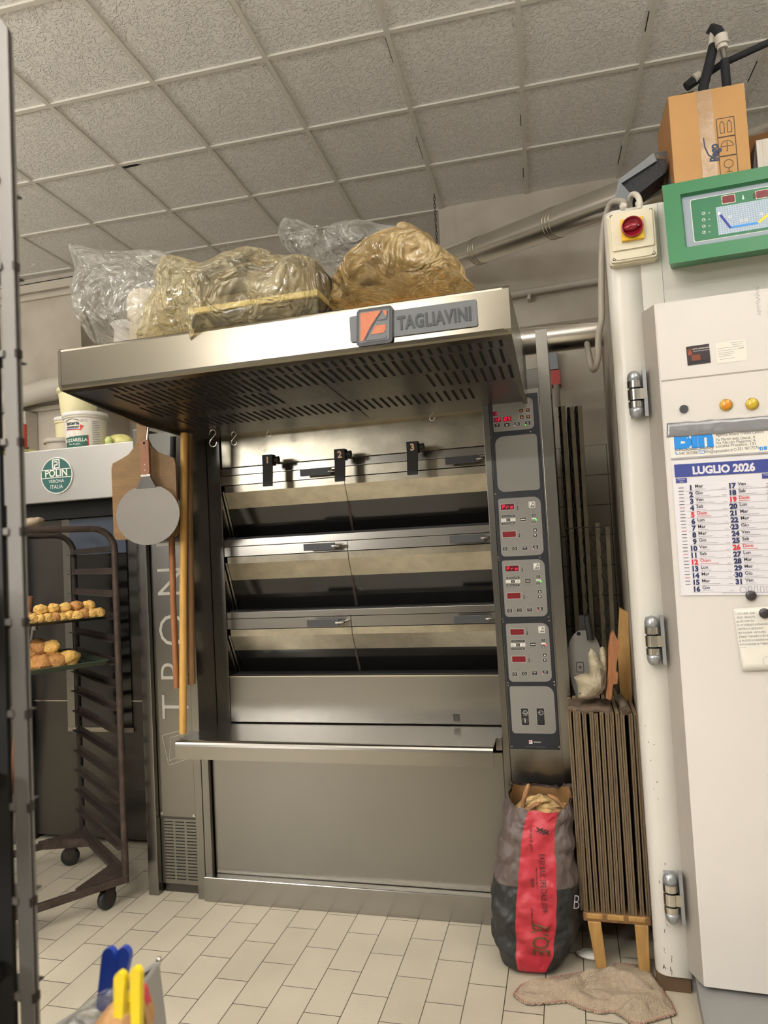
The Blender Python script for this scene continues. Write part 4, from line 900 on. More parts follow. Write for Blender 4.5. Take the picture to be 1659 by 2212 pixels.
# conduits
def tb(name, label, pts, r, mt, rings=None):
    # smooth the points
    P_ = [Vector(p) for p in pts]; out = []
    for i in range(len(P_) - 1):
        p0 = P_[max(i - 1, 0)]; p1 = P_[i]; p2 = P_[i + 1]; p3 = P_[min(i + 2, len(P_) - 1)]
        for k in range(8):
            t = k / 8; out.append(.5 * ((2 * p1) + (-p0 + p2) * t + (2 * p0 - 5 * p1 + 4 * p2 - p3) * t * t + (-p0 + 3 * p1 - 3 * p2 + p3) * t ** 3))
    out.append(P_[-1]); rs = [r] * len(out)
    if rings:
        o2 = []; rs = []
        L_ = sum((out[i + 1] - out[i]).length for i in range(len(out) - 1)); n = int(L_ / rings); acc = 0; j = 0
        for k in range(n + 1):
            d = L_ * k / n
            while j < len(out) - 2 and acc + (out[j + 1] - out[j]).length < d: acc += (out[j + 1] - out[j]).length; j += 1
            seg = (out[j + 1] - out[j]).length; o2.append(out[j] + (out[j + 1] - out[j]) * min(1, (d - acc) / max(seg, 1e-6))); rs.append(r * (1 if k % 2 else .88))
        out = o2
    m = MB(); m.tube(out, rs, mt, 10); return tag(m.build(name), label, 'conduit')
fp = lambda px, py, v: FM @ F(px, py, v)
tb('conduit', 'grey corrugated conduit looping down beside the white cabinet', [fp(1345, 458, .0), fp(1345, 437, .04), fp(1320, 440, .09), fp(1306, 480, .12), fp(1300, 540, .12), fp(1299, 640, .12), fp(1299, 690, .12), fp(1293, 725, .14), fp(1292, 770, .16), fp(1286, 795, .2), fp(1279, 795, .3), fp(1272, 765, .4), fp(1268, 742, .5)], .013, 'conduit', .006)
tb('conduit', 'short pale conduit hoop on top of the isolator box, right one', [fp(1381, 452, .0), fp(1381, 432, .0), fp(1374, 421, .02), fp(1364, 422, .05), fp(1360, 440, .08), fp(1362, 460, .1)], .011, 'pvc', .006)
for px, py in ((1347, 452), (1381, 447)):
    m = MB(FM @ FR(F(px, py, .01).x, .01, F(px, py, .01).z - .004) @ Matrix.Rotation(-PI / 2, 4, 'X')); m.lathe([(0, 0), (.013, 0), (.014, .02), (.011, .024), (0, .024)], 'pvc', 18, Matrix.Rotation(0, 4, 'X')); m.build('cable_gland', jt)
# green control box
gx0 = .196; gz0, gz1 = 2.505, 2.80
gb = thing('control_box', 'green control box with a curve display at the top of the cabinet', 'control box', tuple(FM @ Vector((.5, -.05, 2.5))))
m = MB(FM); GX1 = .86; y0, y1 = -.10, -.145
def gp(u, v, w=0): # face coordinates in metres from the lower-left corner; face leans out at the top
    s = v / (gz1 - gz0); return Vector((gx0 + u, y0 + (y1 - y0) * (1 - s) - w, gz0 + v))
Hh = gz1 - gz0; Wd = GX1 - gx0
m.add([gp(0, 0), gp(Wd, 0), gp(Wd, Hh), gp(0, Hh), Vector((gx0 + .02, -.005, gz0 + .03)), Vector((GX1 - .02, -.005, gz0 + .03)), Vector((GX1 - .02, -.005, gz1 - .01)), Vector((gx0 + .02, -.005, gz1 - .01))], [(4, 7, 6, 5), (0, 4, 5, 1), (1, 5, 6, 2), (2, 6, 7, 3), (3, 7, 4, 0)], 'boxg')
m.add([gp(0, 0), gp(Wd, 0), gp(Wd, Hh), gp(0, Hh), gp(.055, .05), gp(Wd - .05, .05), gp(Wd - .05, Hh - .045), gp(.055, Hh - .045)], [(0, 1, 5, 4), (1, 2, 6, 5), (2, 3, 7, 6), (3, 0, 4, 7)], 'boxg')
m.add([gp(.055, .05), gp(Wd - .05, .05), gp(Wd - .05, Hh - .045), gp(.055, Hh - .045), gp(.062, .057, -.016), gp(Wd - .057, .057, -.016), gp(Wd - .057, Hh - .052, -.016), gp(.062, Hh - .052, -.016)], [(0, 1, 5, 4), (1, 2, 6, 5), (2, 3, 7, 6), (3, 0, 4, 7)], 'boxg')
m.build('housing', gb, bevel=.004)
sl = (y0 - y1) / Hh
GF = FM @ Matrix.Translation(gp(0, 0)) @ Matrix(((1, 0, 0, 0), (0, sl, -1, 0), (0, 1, 0, 0), (0, 0, 0, 1)))
m = MB(GF); pw, ph = Wd - .11, Hh - .10; M = Matrix.Translation((.058, .053, -.0155))
m.box(0, pw, 0, ph, -.002, 0, 'boxgl', M)
def P2(px, py):   # photo pixel -> face coordinates
    n = (GF.to_3x3() @ Vector((0, 0, 1))).normalized(); d = ray(px, py); o = GF @ Vector((0, 0, -.0155)); p = CAM + d * ((o - CAM).dot(n) / d.dot(n)); q = GF.inverted() @ p; return q.x, q.y
x0, yb = P2(1503, 521); x1, yt = P2(1500, 421); GH = yt - yb
m.prism(rr(Wd - .075 - x0, GH, .008, x0 + (Wd - .075 - x0) / 2 - .004, yb + GH / 2), -.0155, -.0150, 'white'); m.prism(rr(Wd - .079 - x0, GH - .004, .007, x0 + (Wd - .075 - x0) / 2 - .004, yb + GH / 2), -.015, -.0146, 'boxgd')
for px, py, w_, t in ((1577, 421, .036, '88.8'), (1645, 411, .034, '8.8')):
    x, y = P2(px, py); m.prism(rr(w_ + .006, .031, .002, x + (.008 if px > 1600 else 0), y), -.0146, -.0142, 'white'); m.prism(rr(w_ + .002, .027, .001, x + (.008 if px > 1600 else 0), y), -.0142, -.0138, 'dispd'); seg7(m, Matrix.Translation((x - .014, y, -.0135)), '88', .016, 'ledd')
x, y = P2(1609, 417); m.prism([(x - .002, y - .004), (x + .002, y - .004), (x + .0015, y + .008), (x - .0015, y + .008)], -.0145, -.014, 'white'); m.disc(.0035, -.0145, -.014, 'white', 10, Matrix.Translation((x, y - .005, 0)))
for py in (454, 469, 484, 498):
    x, y = P2(1522, py); outline(m, [(x + .005 * math.cos(a * PI / 4), y + .005 * math.sin(a * PI / 4)) for a in range(8)], .0014, 'white', Matrix.Translation((0, 0, -.0142))); outline(m, [(x, y), (x + .003, y + .002)], .0014, 'white', Matrix.Translation((0, 0, -.014)), False)
    x, y = P2(1534, py - 1); outline(m, [(x + .0022 * math.cos(a * PI / 4), y + .0022 * math.sin(a * PI / 4)) for a in range(8)], .0009, 'white', Matrix.Translation((0, 0, -.0142)))
xa, ya = P2(1554, 505); xb, ybb = P2(1552, 440)
m.add([(xa, ya, -.0142), (Wd - .09, ya, -.0142), (Wd - .09, ybb, -.0142), (xa, ybb, -.0142)], [(0, 1, 2, 3)], 'gridp')
def bar(a, b, mt, w_=.008): A, B_ = P2(*a), P2(*b); outline(m, [A, B_], w_, mt, Matrix.Translation((0, 0, -.0136)), False)
bar((1557, 456), (1580, 489), 'curvb'); bar((1580, 487), (1640, 477), 'curvl'); bar((1640, 477), (1666, 455), 'curvy'); bar((1666, 455), (1720, 440), 'orange')
for px, py in ((1579, 463), (1604, 471), (1614, 470), (1648, 457)):
    x, y = P2(px, py); outline(m, [(x - .005, y), (x, y + .005), (x + .005, y), (x, y - .005)], .0018, 'white', Matrix.Translation((0, 0, -.0134)))
x, y = P2(1556, 455); m.prism(rr(.008, .01, .001, x, y), -.0136, -.013, 'white')
m.build('front_panel', gb)

# things on the door
D = DV - .0004
def decal(name, lab, cat, px0, py0, px1, py1, th, mt, extra=None, roll=0, **kw):
    a = F(px0, py0, DV); b = F(px1, py1, DV); w_, h_ = b.x - a.x, a.z - b.z
    M = FM @ FR((a.x + b.x) / 2, DV, (a.z + b.z) / 2, roll); m = MB(M); m.prism(rr(w_, h_, .002), 0.0003, th, mt)
    if extra: extra(m, w_, h_, th)
    return tag(m.build(name), lab, cat)
def card1(m, w_, h_, t):
    m.box(-w_ * .44, -w_ * .28, h_ * .02, h_ * .34, t, t + .0003, 'fire'); m.box(-w_ * .30, w_ * .08, -h_ * .28, h_ * .02, t, t + .0003, 'fire'); m.box(-w_ * .44, w_ * .4, -h_ * .42, -h_ * .3, t, t + .0003, 'key'); m.text('ET', h_ * .16, 'orangeb', Matrix.Translation((-w_ * .34, h_ * .06, t + .0005)))
    m.text('RISTO ARREDAMENTI', h_ * .11, 'white', Matrix.Translation((w_ * .18, h_ * .28, t + .0003)), sx=.85); m.text('attrezzature per pizzeria', h_ * .08, 'white', Matrix.Translation((w_ * .15, h_ * .18, t + .0003)))
decal('business_card', 'small black printed card stuck on the white door', 'card', 1482, 749, 1535, 784, .0012, 'cdark', card1, math.radians(1))
def card2(m, w_, h_, t):
    for i, (y, x0, x1) in enumerate(((.40, -.0, .44), (.30, .05, .40), (.20, -.46, .44), (.08, -.44, .2), (-.02, -.44, .1), (-.10, -.44, .12), (-.18, -.44, .0), (-.32, -.4, .08))):
        m.box(w_ * x0, w_ * x1, h_ * y, h_ * y + .0012, t, t + .0002, 'pen')
    for q in range(4): m.disc(.0016, t, t + .0002, 'ink', 6, Matrix.Translation((w_ * (.26 + q * .05), h_ * .1, 0)))
decal('business_card', 'white card with small print beside the black card', 'card', 1545, 741, 1614, 778, .001, 'paperw', card2, math.radians(1))
# handwritten scribble on the door (top right)
m = MB(FD(1637, 650)); 
for i in range(7): outline(m, [((-.008 + rn.uniform(-.004, .004)), .05 - i * .014), (rn.uniform(0, .008), .046 - i * .014), (-.004, .04 - i * .014), (.006, .036 - i * .014)], .0011, 'pen', Matrix.Translation((0, 0, .0004)), False)
m.build('pencil_marks', door)
# calendar: head card, tape, month sheet
cal_roll = math.radians(1.3)
aL = F(1453, 1003, DV); aB = F(1471, 1286, DV)
CX0 = aL.x - .004; CW = 2 * (F(1561, 1003, DV).x - CX0); ztop = aL.z + .012; zbot = aB.z
M0 = FM @ FR(CX0, DV, zbot)
hgt = ztop - zbot
m = MB(M0); SK = Matrix(((1, 0, 0, 0), (-.018, 1, 0, 0), (0, 0, 1, 0), (0, 0, 0, 1)))
m.add([(0, 0, .004), (CW, -.002, .004), (CW, hgt, .0025), (0, hgt, .0025), (0, 0, .0034), (CW, -.002, .0034), (CW, hgt, .0019), (0, hgt, .0019)], [(0, 1, 2, 3), (4, 7, 6, 5), (0, 4, 5, 1), (2, 6, 7, 3), (0, 3, 7, 4), (1, 5, 6, 2)], 'paper', SK)
Z_ = .0046
def cb(x0, x1, y0, y1, mt, dz=0): m.box(x0, x1, y0, y1, Z_ - .0003 + dz, Z_ + dz, mt, SK)
cb(.008, CW - .008, hgt - .058, hgt - .014, 'calb')
m.text('LUGLIO 2026', .036, 'paper', SK @ Matrix.Translation((CW * .5, hgt - .050, Z_ + .0004)), bold=.045, sx=CW * .66 / (.036 * 6.35))
cb(.010, .045, hgt - .078, hgt - .062, 'calb'); m.text('GIUGNO', .006, 'paper', SK @ Matrix.Translation((.0275, hgt - .0685, Z_ + .0003))); m.text('2026', .006, 'paper', SK @ Matrix.Translation((.0275, hgt - .076, Z_ + .0003)))
cb(CW - .045, CW - .010, hgt - .078, hgt - .062, 'calb'); m.text('AGOSTO', .006, 'paper', SK @ Matrix.Translation((CW - .0275, hgt - .0685, Z_ + .0003)))
days = 'Mer Gio Ven Sab Dom Lun Mar'.split(); rh = (hgt - .085) / 16.4
for d in range(31):
    col = 0 if d < 16 else 1; row = d if d < 16 else d - 16
    y = hgt - .090 - (row + .62) * rh; red = (d + 1) in (5, 12, 19, 26); x = CW * (.19 if col == 0 else .605)
    m.text(str(d + 1), rh * 1.0, 'calr' if red else 'calt', SK @ Matrix.Translation((x, y, Z_)), 'RIGHT', bold=.055)
    m.text(days[d % 7], rh * .68, 'calr' if red else 'calk', SK @ Matrix.Translation((x + .007, y + rh * .32, Z_)), 'LEFT', bold=.012)
    cb(x + .007, x + .04 + .012 * ((d * 7) % 3), y + rh * .08, y + rh * .13, 'calr' if red else 'calg'); cb(x + CW * .28, x + CW * .32, y + rh * .05, y + rh * .1, 'calg')
    cb(x - CW * .07, x + CW * .33, y - rh * .16, y - rh * .12, 'calg')
    if d + 1 in (7, 14, 22, 29): m.disc(.0018, Z_, Z_ + .0003, 'ink', 8, SK @ Matrix.Translation((x + CW * .335, y + rh * .3, 0)))
for i in range(30):
    y = hgt - .090 - (i + .5) * (hgt - .12) / 30; cb(.016, .032, y, y + .0016, 'calr' if i % 7 == 6 else 'calk'); cb(CW - .034, CW - .018, y, y + .0016, 'calr' if i % 7 == 1 else 'calk')
yl = hgt - .090 - 15.6 * rh
outline(m, [(CW * .60 + .010 * math.cos(a * PI / 6), yl + .004 + .010 * math.sin(a * PI / 6)) for a in range(12)], .0018, 'calg', SK @ Matrix.Translation((0, 0, Z_)))
for q in range(5): outline(m, [(CW * .65 + q * .018, yl - .006), (CW * .65 + q * .018, yl + .014), (CW * .65 + .010 + q * .018, yl + .014), (CW * .65 + .010 + q * .018, yl - .006)], .0018, 'calg', SK @ Matrix.Translation((0, 0, Z_)))
cb(CW * .4, CW * .85, .006, .0075, 'calg')
tag(m.build('wall_calendar'), 'white July 2026 wall calendar sheet on the cabinet door', 'calendar')
h0 = F(1455, 990, DV); h1 = F(1455, 925, DV)
M0 = FM @ FR(CX0, DV, h0.z - .002); m = MB(M0); hh = h1.z - h0.z + .01
m.prism([(0, .004), (CW, .004 - .007), (CW, hh - .007), (0, hh)], .0004, .0016, 'paperw')
SK2 = Matrix(((1, 0, 0, 0), (-.015, 1, 0, 0), (0, 0, 1, 0), (0, 0, 0, 1)))
T2 = lambda x, y: SK2 @ Matrix.Translation((x, y, .0019))
def H3(px, py):
    p = F(px, py, DV - .0019); return p.x - CX0, p.z - (h0.z - .002)
def ht(t, px, py, px1, size, mt, bold=0):
    x, y = H3(px, py); x1, y1 = H3(px1, py - 6); vs, fs = text_geo(t, 'LEFT', bold, 1, 0); w0 = max(v[0] for v in vs) * size
    m.text(t, size, mt, Matrix(((1, 0, 0, 0), (-.015, 1, 0, 0), (0, 0, 1, 0), (0, 0, 0, 1))) @ Matrix.Translation((x, y + .015 * x, .0019)), 'LEFT', bold=bold, sx=(x1 - x) / w0)
ht('Bin', 1456, 968, 1542, .090, 'birb', .06)
ht('AGENZIADIASSICURAZIONI', 1458, 975, 1541, .0125, 'calk', .02)
ht('040 363388', 1467, 983, 1507, .0150, 'calk'); ht('info@agenziabin.it', 1521, 979, 1583, .0150, 'calk'); ht('351 9017576', 1593, 973, 1640, .0150, 'calk')
x, y = H3(1510, 980); outline(m, [(x, y), (x + .018, y), (x + .018, y + .011), (x, y + .011)], .0014, 'birb', Matrix.Translation((0, 0, .0019))); outline(m, [(x, y + .011), (x + .009, y + .004), (x + .018, y + .011)], .0014, 'birb', Matrix.Translation((0, 0, .0019)), False)
x, y = H3(1459, 976); outline(m, [(x, y), (x + .002, y - .007), (x + .009, y - .011)], .0032, 'birb', Matrix.Translation((0, 0, .0019)), False)
x, y = H3(1588, 971); outline(m, [(x + .004 * math.cos(a_), y + .005 * math.sin(a_)) for a_ in range(6)], .001, 'calk', Matrix.Translation((0, 0, .0019)))
x, y = H3(1641, 973); m.box(x, x + .010, y, y + .012, .0016, .002, 'birb'); m.text('f', .011, 'white', Matrix.Translation((x + .006, y + .001, .0022)), bold=.03); x, y = H3(1650, 972); m.box(x, x + .010, y, y + .012, .0016, .002, 'curvl')
for t, py, p1 in (('Agenzia Allianz Trieste Centro', 943, 1650), ('Via Martiri della Libertà , 8', 953, 1631), ('Via Nicolò Paganini, 6', 960, 1632), ('Località Prosecco, 131', 967, 1632)): ht(t, 1546, py, p1, .0138, 'calk')
m.box(0, CW, -.002, .0035, .0016, .004, 'calg', SK2)
tag(m.build('calendar_head'), 'printed insurance agency header card above the calendar', 'card')
a = F(1438, 915, DV); b = F(1442, 945, DV)
m = MB(FM @ FR(a.x, DV, b.z)); hh = a.z - b.z; nse = lambda u: .003 * noise.noise(Vector((u * 12, 0, 3)))
m.grid(lambda u, v: (u * .46 + .004 * v, hh * v - .010 * u + nse(u + v * 5), .0032 + .0012 * noise.noise(Vector((u * 16, v * 3, 1)))), 50, 5, 'duct')
tag(m.build('duct_tape', solid=.0008), 'strip of silver duct tape holding the calendar header', 'tape')
for i, (px, py, lb) in enumerate(((1621, 1286, 'round dark magnet at the bottom edge of the calendar'), (1650, 1324, 'round brown magnet holding the handwritten note'))):
    M = FD(px, py) @ Matrix.Translation((0, 0, .006)); m = MB(M); m.lathe([(0, 0), (.0155, 0), (.0165, .002), (.0165, .007), (.015, .009), (0, .009)], 'magn', 30); tag(m.build('magnet'), lb, 'magnet')
# note
a = F(1583, 1315, DV); b = F(1592, 1448, DV)
m = MB(FM @ FR(a.x, DV, b.z)); hh = a.z - b.z
def nf(u, v): return (u * .19 + .014 * (1 - v) * 1, hh * v - u * -.008, .0025 + .010 * (1 - v) * (1 - u) * .8 + .004 * math.sin(u * 3) * (1 - v))
m.grid(nf, 10, 10, 'paperw')
def ntext(t, size, u, v, mt='pen', sx=1):
    vs, fs = text_geo(t, 'LEFT', 0, 1, 0); q = []
    for x, y, z in vs:
        p = nf(u + x * size * sx / .19, v + y * size / hh); q.append((p[0], p[1], p[2] + .0008))
    m.add(q, fs, mt)
for i, t in enumerate(('1 OTTOBRE  RISO', '- OLIO  BASSOTE', 'un SACCHETTO', 'GLI E TORNATI IN MAGAZZINO', 'CENTRO di SEMOLINO', 'PER FUNGHI  VISTO PRE', 'E BENE TORNARE CHE MANGIO', 'IL NUOVE A 2 GIORNI MORE', 'IN FUNZIONE LA TORRETTA')): ntext(t, .0095, .02, .90 - i * .062, sx=.8)
for i in range(0, 1): m.add([Vector(nf(u, .37)) + Vector((0, dy, .0006)) for u, dy in ((.02, 0), (.98, 0), (.98, .0008), (.02, .0008))], [(0, 1, 2, 3)], 'calg')
for a_ in (0,): 
    c = Vector(nf(.42, .14)); outline(m, [(c.x + .016 * math.cos(k * PI / 8), c.y + .016 * math.sin(k * PI / 8)) for k in range(16)], .0008, 'calg', Matrix.Translation((0, 0, c.z + .0012))); m.text('farine', .011, 'pen', Matrix.Translation((c.x, c.y + .0, c.z + .0012)) @ Matrix.Rotation(-PI / 2, 4, 'Z'))
    c = Vector(nf(.72, .19)); m.disc(.014, c.z + .0008, c.z + .0014, 'calb', 24, Matrix.Translation((c.x, c.y, 0)))
tag(m.build('paper_note', solid=.0004), 'handwritten white paper note hanging under a brown magnet', 'note')

# ================================================================ on top of the cabinet
zt = ZP
bx = thing('cardboard_box', 'brown cardboard box with tape standing on the white cabinet', 'box', tuple(FM @ Vector((.4, .25, zt))))
a = F(1443, 206, .12); b = F(1610, 173, .12); W_ = b.x - a.x; H_ = F(1530, 190, .12).z - zt
BM = FM @ Matrix.Translation((a.x, .12, zt)) @ Matrix.Rotation(math.radians(4), 4, 'Z'); DP = .26
m = MB(BM); T_ = .004
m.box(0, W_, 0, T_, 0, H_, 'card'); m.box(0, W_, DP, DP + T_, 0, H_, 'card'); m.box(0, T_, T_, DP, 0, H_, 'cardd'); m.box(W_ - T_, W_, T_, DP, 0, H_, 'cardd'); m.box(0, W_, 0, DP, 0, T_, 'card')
m.add([(.0, T_, H_ + .001), (.0, DP, H_ + .001), (.10, DP, H_ + .025), (.10, T_ + .03, H_ + .025)], [(0, 1, 2, 3)], 'cardin')
FB = BM @ Matrix(((1, 0, 0, 0), (0, 0, -1, 0), (0, 1, 0, 0), (0, 0, 0, 1))); FBl = Matrix(((1, 0, 0, 0), (0, 0, -1, 0), (0, 1, 0, 0), (0, 0, 0, 1)))
ux = W_ * .62
for k, y in enumerate((H_ * .66, H_ * .50, H_ * .34)):
    q = FBl @ Matrix.Translation((ux + W_ * .10, y, .0006)); s = H_ * .078
    outline(m, [(-s * .85, -s), (s * .85, -s), (s * .85, s), (-s * .85, s)], .003, 'cardink', q)
    if k == 0:
        for c in (-s * .35, s * .35): outline(m, [(c - s * .2, -s * .6), (c + s * .2, -s * .6), (c + s * .2, s * .4), (c, s * .7), (c - s * .2, s * .4)], .0026, 'cardink', q)
    elif k == 1: outline(m, [(s * .6 * math.cos(a_), s * .6 * math.sin(a_)) for a_ in [i * PI / 8 for i in range(9)]], .0026, 'cardink', q); outline(m, [(0, s * .5), (0, -s * .5), (-s * .15, -s * .5)], .0026, 'cardink', q, False)
    else: outline(m, [(s * .45 * math.cos(a_), s * .15 + s * .45 * math.sin(a_)) for a_ in [i * PI / 6 for i in range(12)]], .0026, 'cardink', q); outline(m, [(0, -s * .3), (0, -s * .7)], .0026, 'cardink', q, False); outline(m, [(-s * .3, -s * .7), (s * .3, -s * .7)], .0026, 'cardink', q, False)
m.text('Pego', .045, 'cardblue', FBl @ Matrix.Translation((W_ * .60, H_ * .46, .0022)) @ Matrix.Rotation(PI / 2, 4, 'Z'), bold=.03, sx=.75)
outline(m, [(W_ * .42, H_ * .60), (W_ * .43, H_ * .52), (W_ * .47, H_ * .45), (W_ * .53, H_ * .42), (W_ * .60, H_ * .41)], .004, 'cardblue', FBl @ Matrix.Translation((0, 0, .0024)), False)
LB = Matrix(((0, 0, -1, 0), (-1, 0, 0, 0), (0, 1, 0, 0), (0, 0, 0, 1)))
m.build('carton', bx)
m = MB(BM); m.grid(lambda u, v: (W_ * .375 + u * W_ * .20, -.0008 - .0006 * noise.noise(Vector((u * 5, v * 14, 0))), H_ * v), 6, 20, 'tapec'); m.build('packing_tape', bx)
m = MB(BM); m.box(-.0008, 0, .06, .14, H_ * .1, H_ * .4, 'ltray'); outline(m, [(.03, H_ * .3), (.055, H_ * .3), (.055, H_ * .62), (.03, H_ * .62)], .0014, 'cardink', Matrix(((0, 0, -1, -.0009), (1, 0, 0, 0), (0, 1, 0, 0), (0, 0, 0, 1)))); m.build('side_label', bx)
# foam covered pipe fittings sticking out of the box
def bpnt(px, py, v): return FM @ F(px, py, v)
fo = thing('pipe_fittings', 'black foam-wrapped pipes with white joints sticking out of the cardboard box', 'pipes', tuple(BM @ Vector((.12, .12, .1))))
c = bpnt(1570, 190, .24); tp = bpnt(1559, 95, .24)
m = MB(); m.tube([BM @ Vector((.15, .13, .03)), c, bpnt(1565, 130, .24)], .0165, 'foam', 16); m.tube([bpnt(1566, 132, .24), tp], .010, 'alu', 14); m.build('pipe', fo)
m = MB(); d = (tp - c).normalized(); m.tube([bpnt(1561, 106, .24), bpnt(1560, 98, .24)], .019, 'pvc', 20); m.tube([bpnt(1560, 97, .24), bpnt(1557, 78, .24)], .024, 'pvc', 20); m.build('joint', fo)
m = MB(); m.tube([bpnt(1557, 78, .24), bpnt(1550, 66, .25), bpnt(1540, 62, .27), bpnt(1534, 75, .28)], .019, 'foam', 14); m.tube([bpnt(1541, 100, .27), bpnt(1532, 140, .25), bpnt(1520, 185, .22), BM @ Vector((.09, .16, .1))], .019, 'foam', 14); m.build('pipe', fo)
m = MB(); m.tube([bpnt(1541, 72, .27), bpnt(1538, 104, .27)], .015, 'pvc', 16); m.build('joint', fo)
m = MB(); m.tube([bpnt(1485, 189, .34), bpnt(1560, 138, .30), bpnt(1660, 92, .27), bpnt(1760, 60, .25)], .013, 'foam', 14); m.build('pipe', fo)
m = MB(); m.tube([bpnt(1500, 172, .33), bpnt(1513, 165, .33)], .022, 'pvc', 18); m.tube([bpnt(1482, 188, .34), bpnt(1498, 174, .34)], .018, 'foam', 14); m.build('joint', fo)
# grey tray of black bristles leaning left of the box
t = thing('letter_tray', 'grey plastic tray filled with black bristly material, left of the cardboard box', 'tray', tuple(FM @ Vector((.16, .2, zt))))
A = bpnt(1336, 388, .16); Bp = bpnt(1412, 330, .16); Cp = bpnt(1418, 336, .16); Dp = bpnt(1362, 418, .14); Ep = bpnt(1327, 440, .16); Gp = bpnt(1436, 372, .16); Hp = bpnt(1440, 325, .2)
q = FM.to_3x3() @ Vector((0, .16, 0))
m = MB(); 
for P_, Q_, w_ in ((A, Bp, .0), ):
    n = bpnt(1342, 396, .16)
m.add([A, Bp, Bp + Vector((0, 0, -.02)) + (Cp - Bp), n, A + q, Bp + q, Cp + q + Vector((0, 0, -.02)), n + q], [(0, 1, 2, 3), (4, 7, 6, 5), (0, 4, 5, 1), (3, 2, 6, 7), (0, 3, 7, 4), (1, 5, 6, 2)], 'ltray')
m.add([A, n, Dp, bpnt(1352, 450, .16), Ep, A + q, n + q, Dp + q, bpnt(1352, 450, .16) + q, Ep + q], [(0, 4, 3, 2, 1), (5, 6, 7, 8, 9), (0, 5, 9, 4), (4, 9, 8, 3), (3, 8, 7, 2), (2, 7, 6, 1)], 'ltray')
m.add([Bp, Hp, Hp + Vector((0, 0, -.03)), Cp], [(0, 1, 2, 3)], 'ltray')
m.build('shell', t)
m = MB(); vs = [bpnt(1344, 398, .17), bpnt(1416, 342, .17), bpnt(1440, 345, .18), bpnt(1438, 372, .17), bpnt(1380, 418, .17), bpnt(1360, 417, .17)]
vc = sum(vs, Vector()) / 6
m.prism([((v - vc).dot(FM.to_3x3() @ Vector((1, 0, 0))), (v - vc).z) for v in vs], -.0, .12, 'bristle', Matrix.Translation(vc) @ FM.to_3x3().to_4x4() @ Matrix(((1, 0, 0, 0), (0, 0, 1, 0), (0, 1, 0, 0), (0, 0, 0, 1)))); m.build('bristles', t)
m = MB(FM); m.box(.03, .13, .2, .34, zt, zt + .02, 'ltray'); m.build('foot', t)
# edge of a grey and white appliance at the frame's right border
a = F(1650, 350, .16)
m = MB(FM @ Matrix.Translation((a.x - .02, .16, zt))); m.box(0, .02, .0, .2, 0, .24, 'pvc'); m.prism([(0, 0), (-.035, 0), (.0, .24)], 0, .18, 'cdark', Matrix(((1, 0, 0, 0), (0, 0, 1, .01), (0, 1, 0, 0), (0, 0, 0, 1)))); m.box(.02, .2, .0, .2, 0, .24, 'pvc'); m.box(.0, .2, -.003, 0, .10, .105, 'slot')
tag(m.build('white_appliance', bevel=.003), 'white box-shaped appliance with a dark side at the right border, atop the cabinet', 'appliance')

# ================================================================ gap between oven and cabinet
# wooden stool carrying the boards
ws = thing('wooden_stand', 'low wooden stand with slanted legs under the upright boards', 'stand', (.1, 2.85, 0))
p0, p1 = U(1265, 1967, 'y', 2.76), U(1415, 1985, 'y', 2.76); zt = .205
m = MB(); m.box(p0.x - .01, .212, 2.745, 2.79, zt - .032, zt, 'woodd').box(p0.x - .01, .212, 3.25, 3.30, zt - .032, zt, 'woodd'); m.build('cross_bar', ws, bevel=.004)
m = MB()
for k in range(3): x = p0.x + k * .075; m.box(x, x + .06, 2.742, 3.31, zt - .022, zt - .002, 'wood')
m.build('slat', ws, bevel=.004)
for (pa, pb, y, w_) in (((1283, 1985), (1300, 2097), 2.752, .030), ((1385, 1992), (1392, 2105), 2.752, .030), ((1283, 1985), (1300, 2085), 3.26, .030), ((1385, 1992), (1392, 2090), 3.26, .030)):
    a = U(*pa, 'y', 2.752); b = U(*pb, 'z', 0)
    a = Vector((a.x, y, zt - .03)); b = Vector((b.x, y, 0))
    m = MB(); m.add([a + Vector((-.024, -.012, 0)), a + Vector((.024, -.012, 0)), a + Vector((.024, .012, 0)), a + Vector((-.024, .012, 0)), b + Vector((-.018, -.012, 0)), b + Vector((.020, -.012, 0)), b + Vector((.020, .012, 0)), b + Vector((-.018, .012, 0))], [(0, 3, 2, 1), (4, 5, 6, 7), (0, 1, 5, 4), (1, 2, 6, 5), (2, 3, 7, 6), (3, 0, 4, 7)], 'wood'); m.build('leg', ws, bevel=.003)
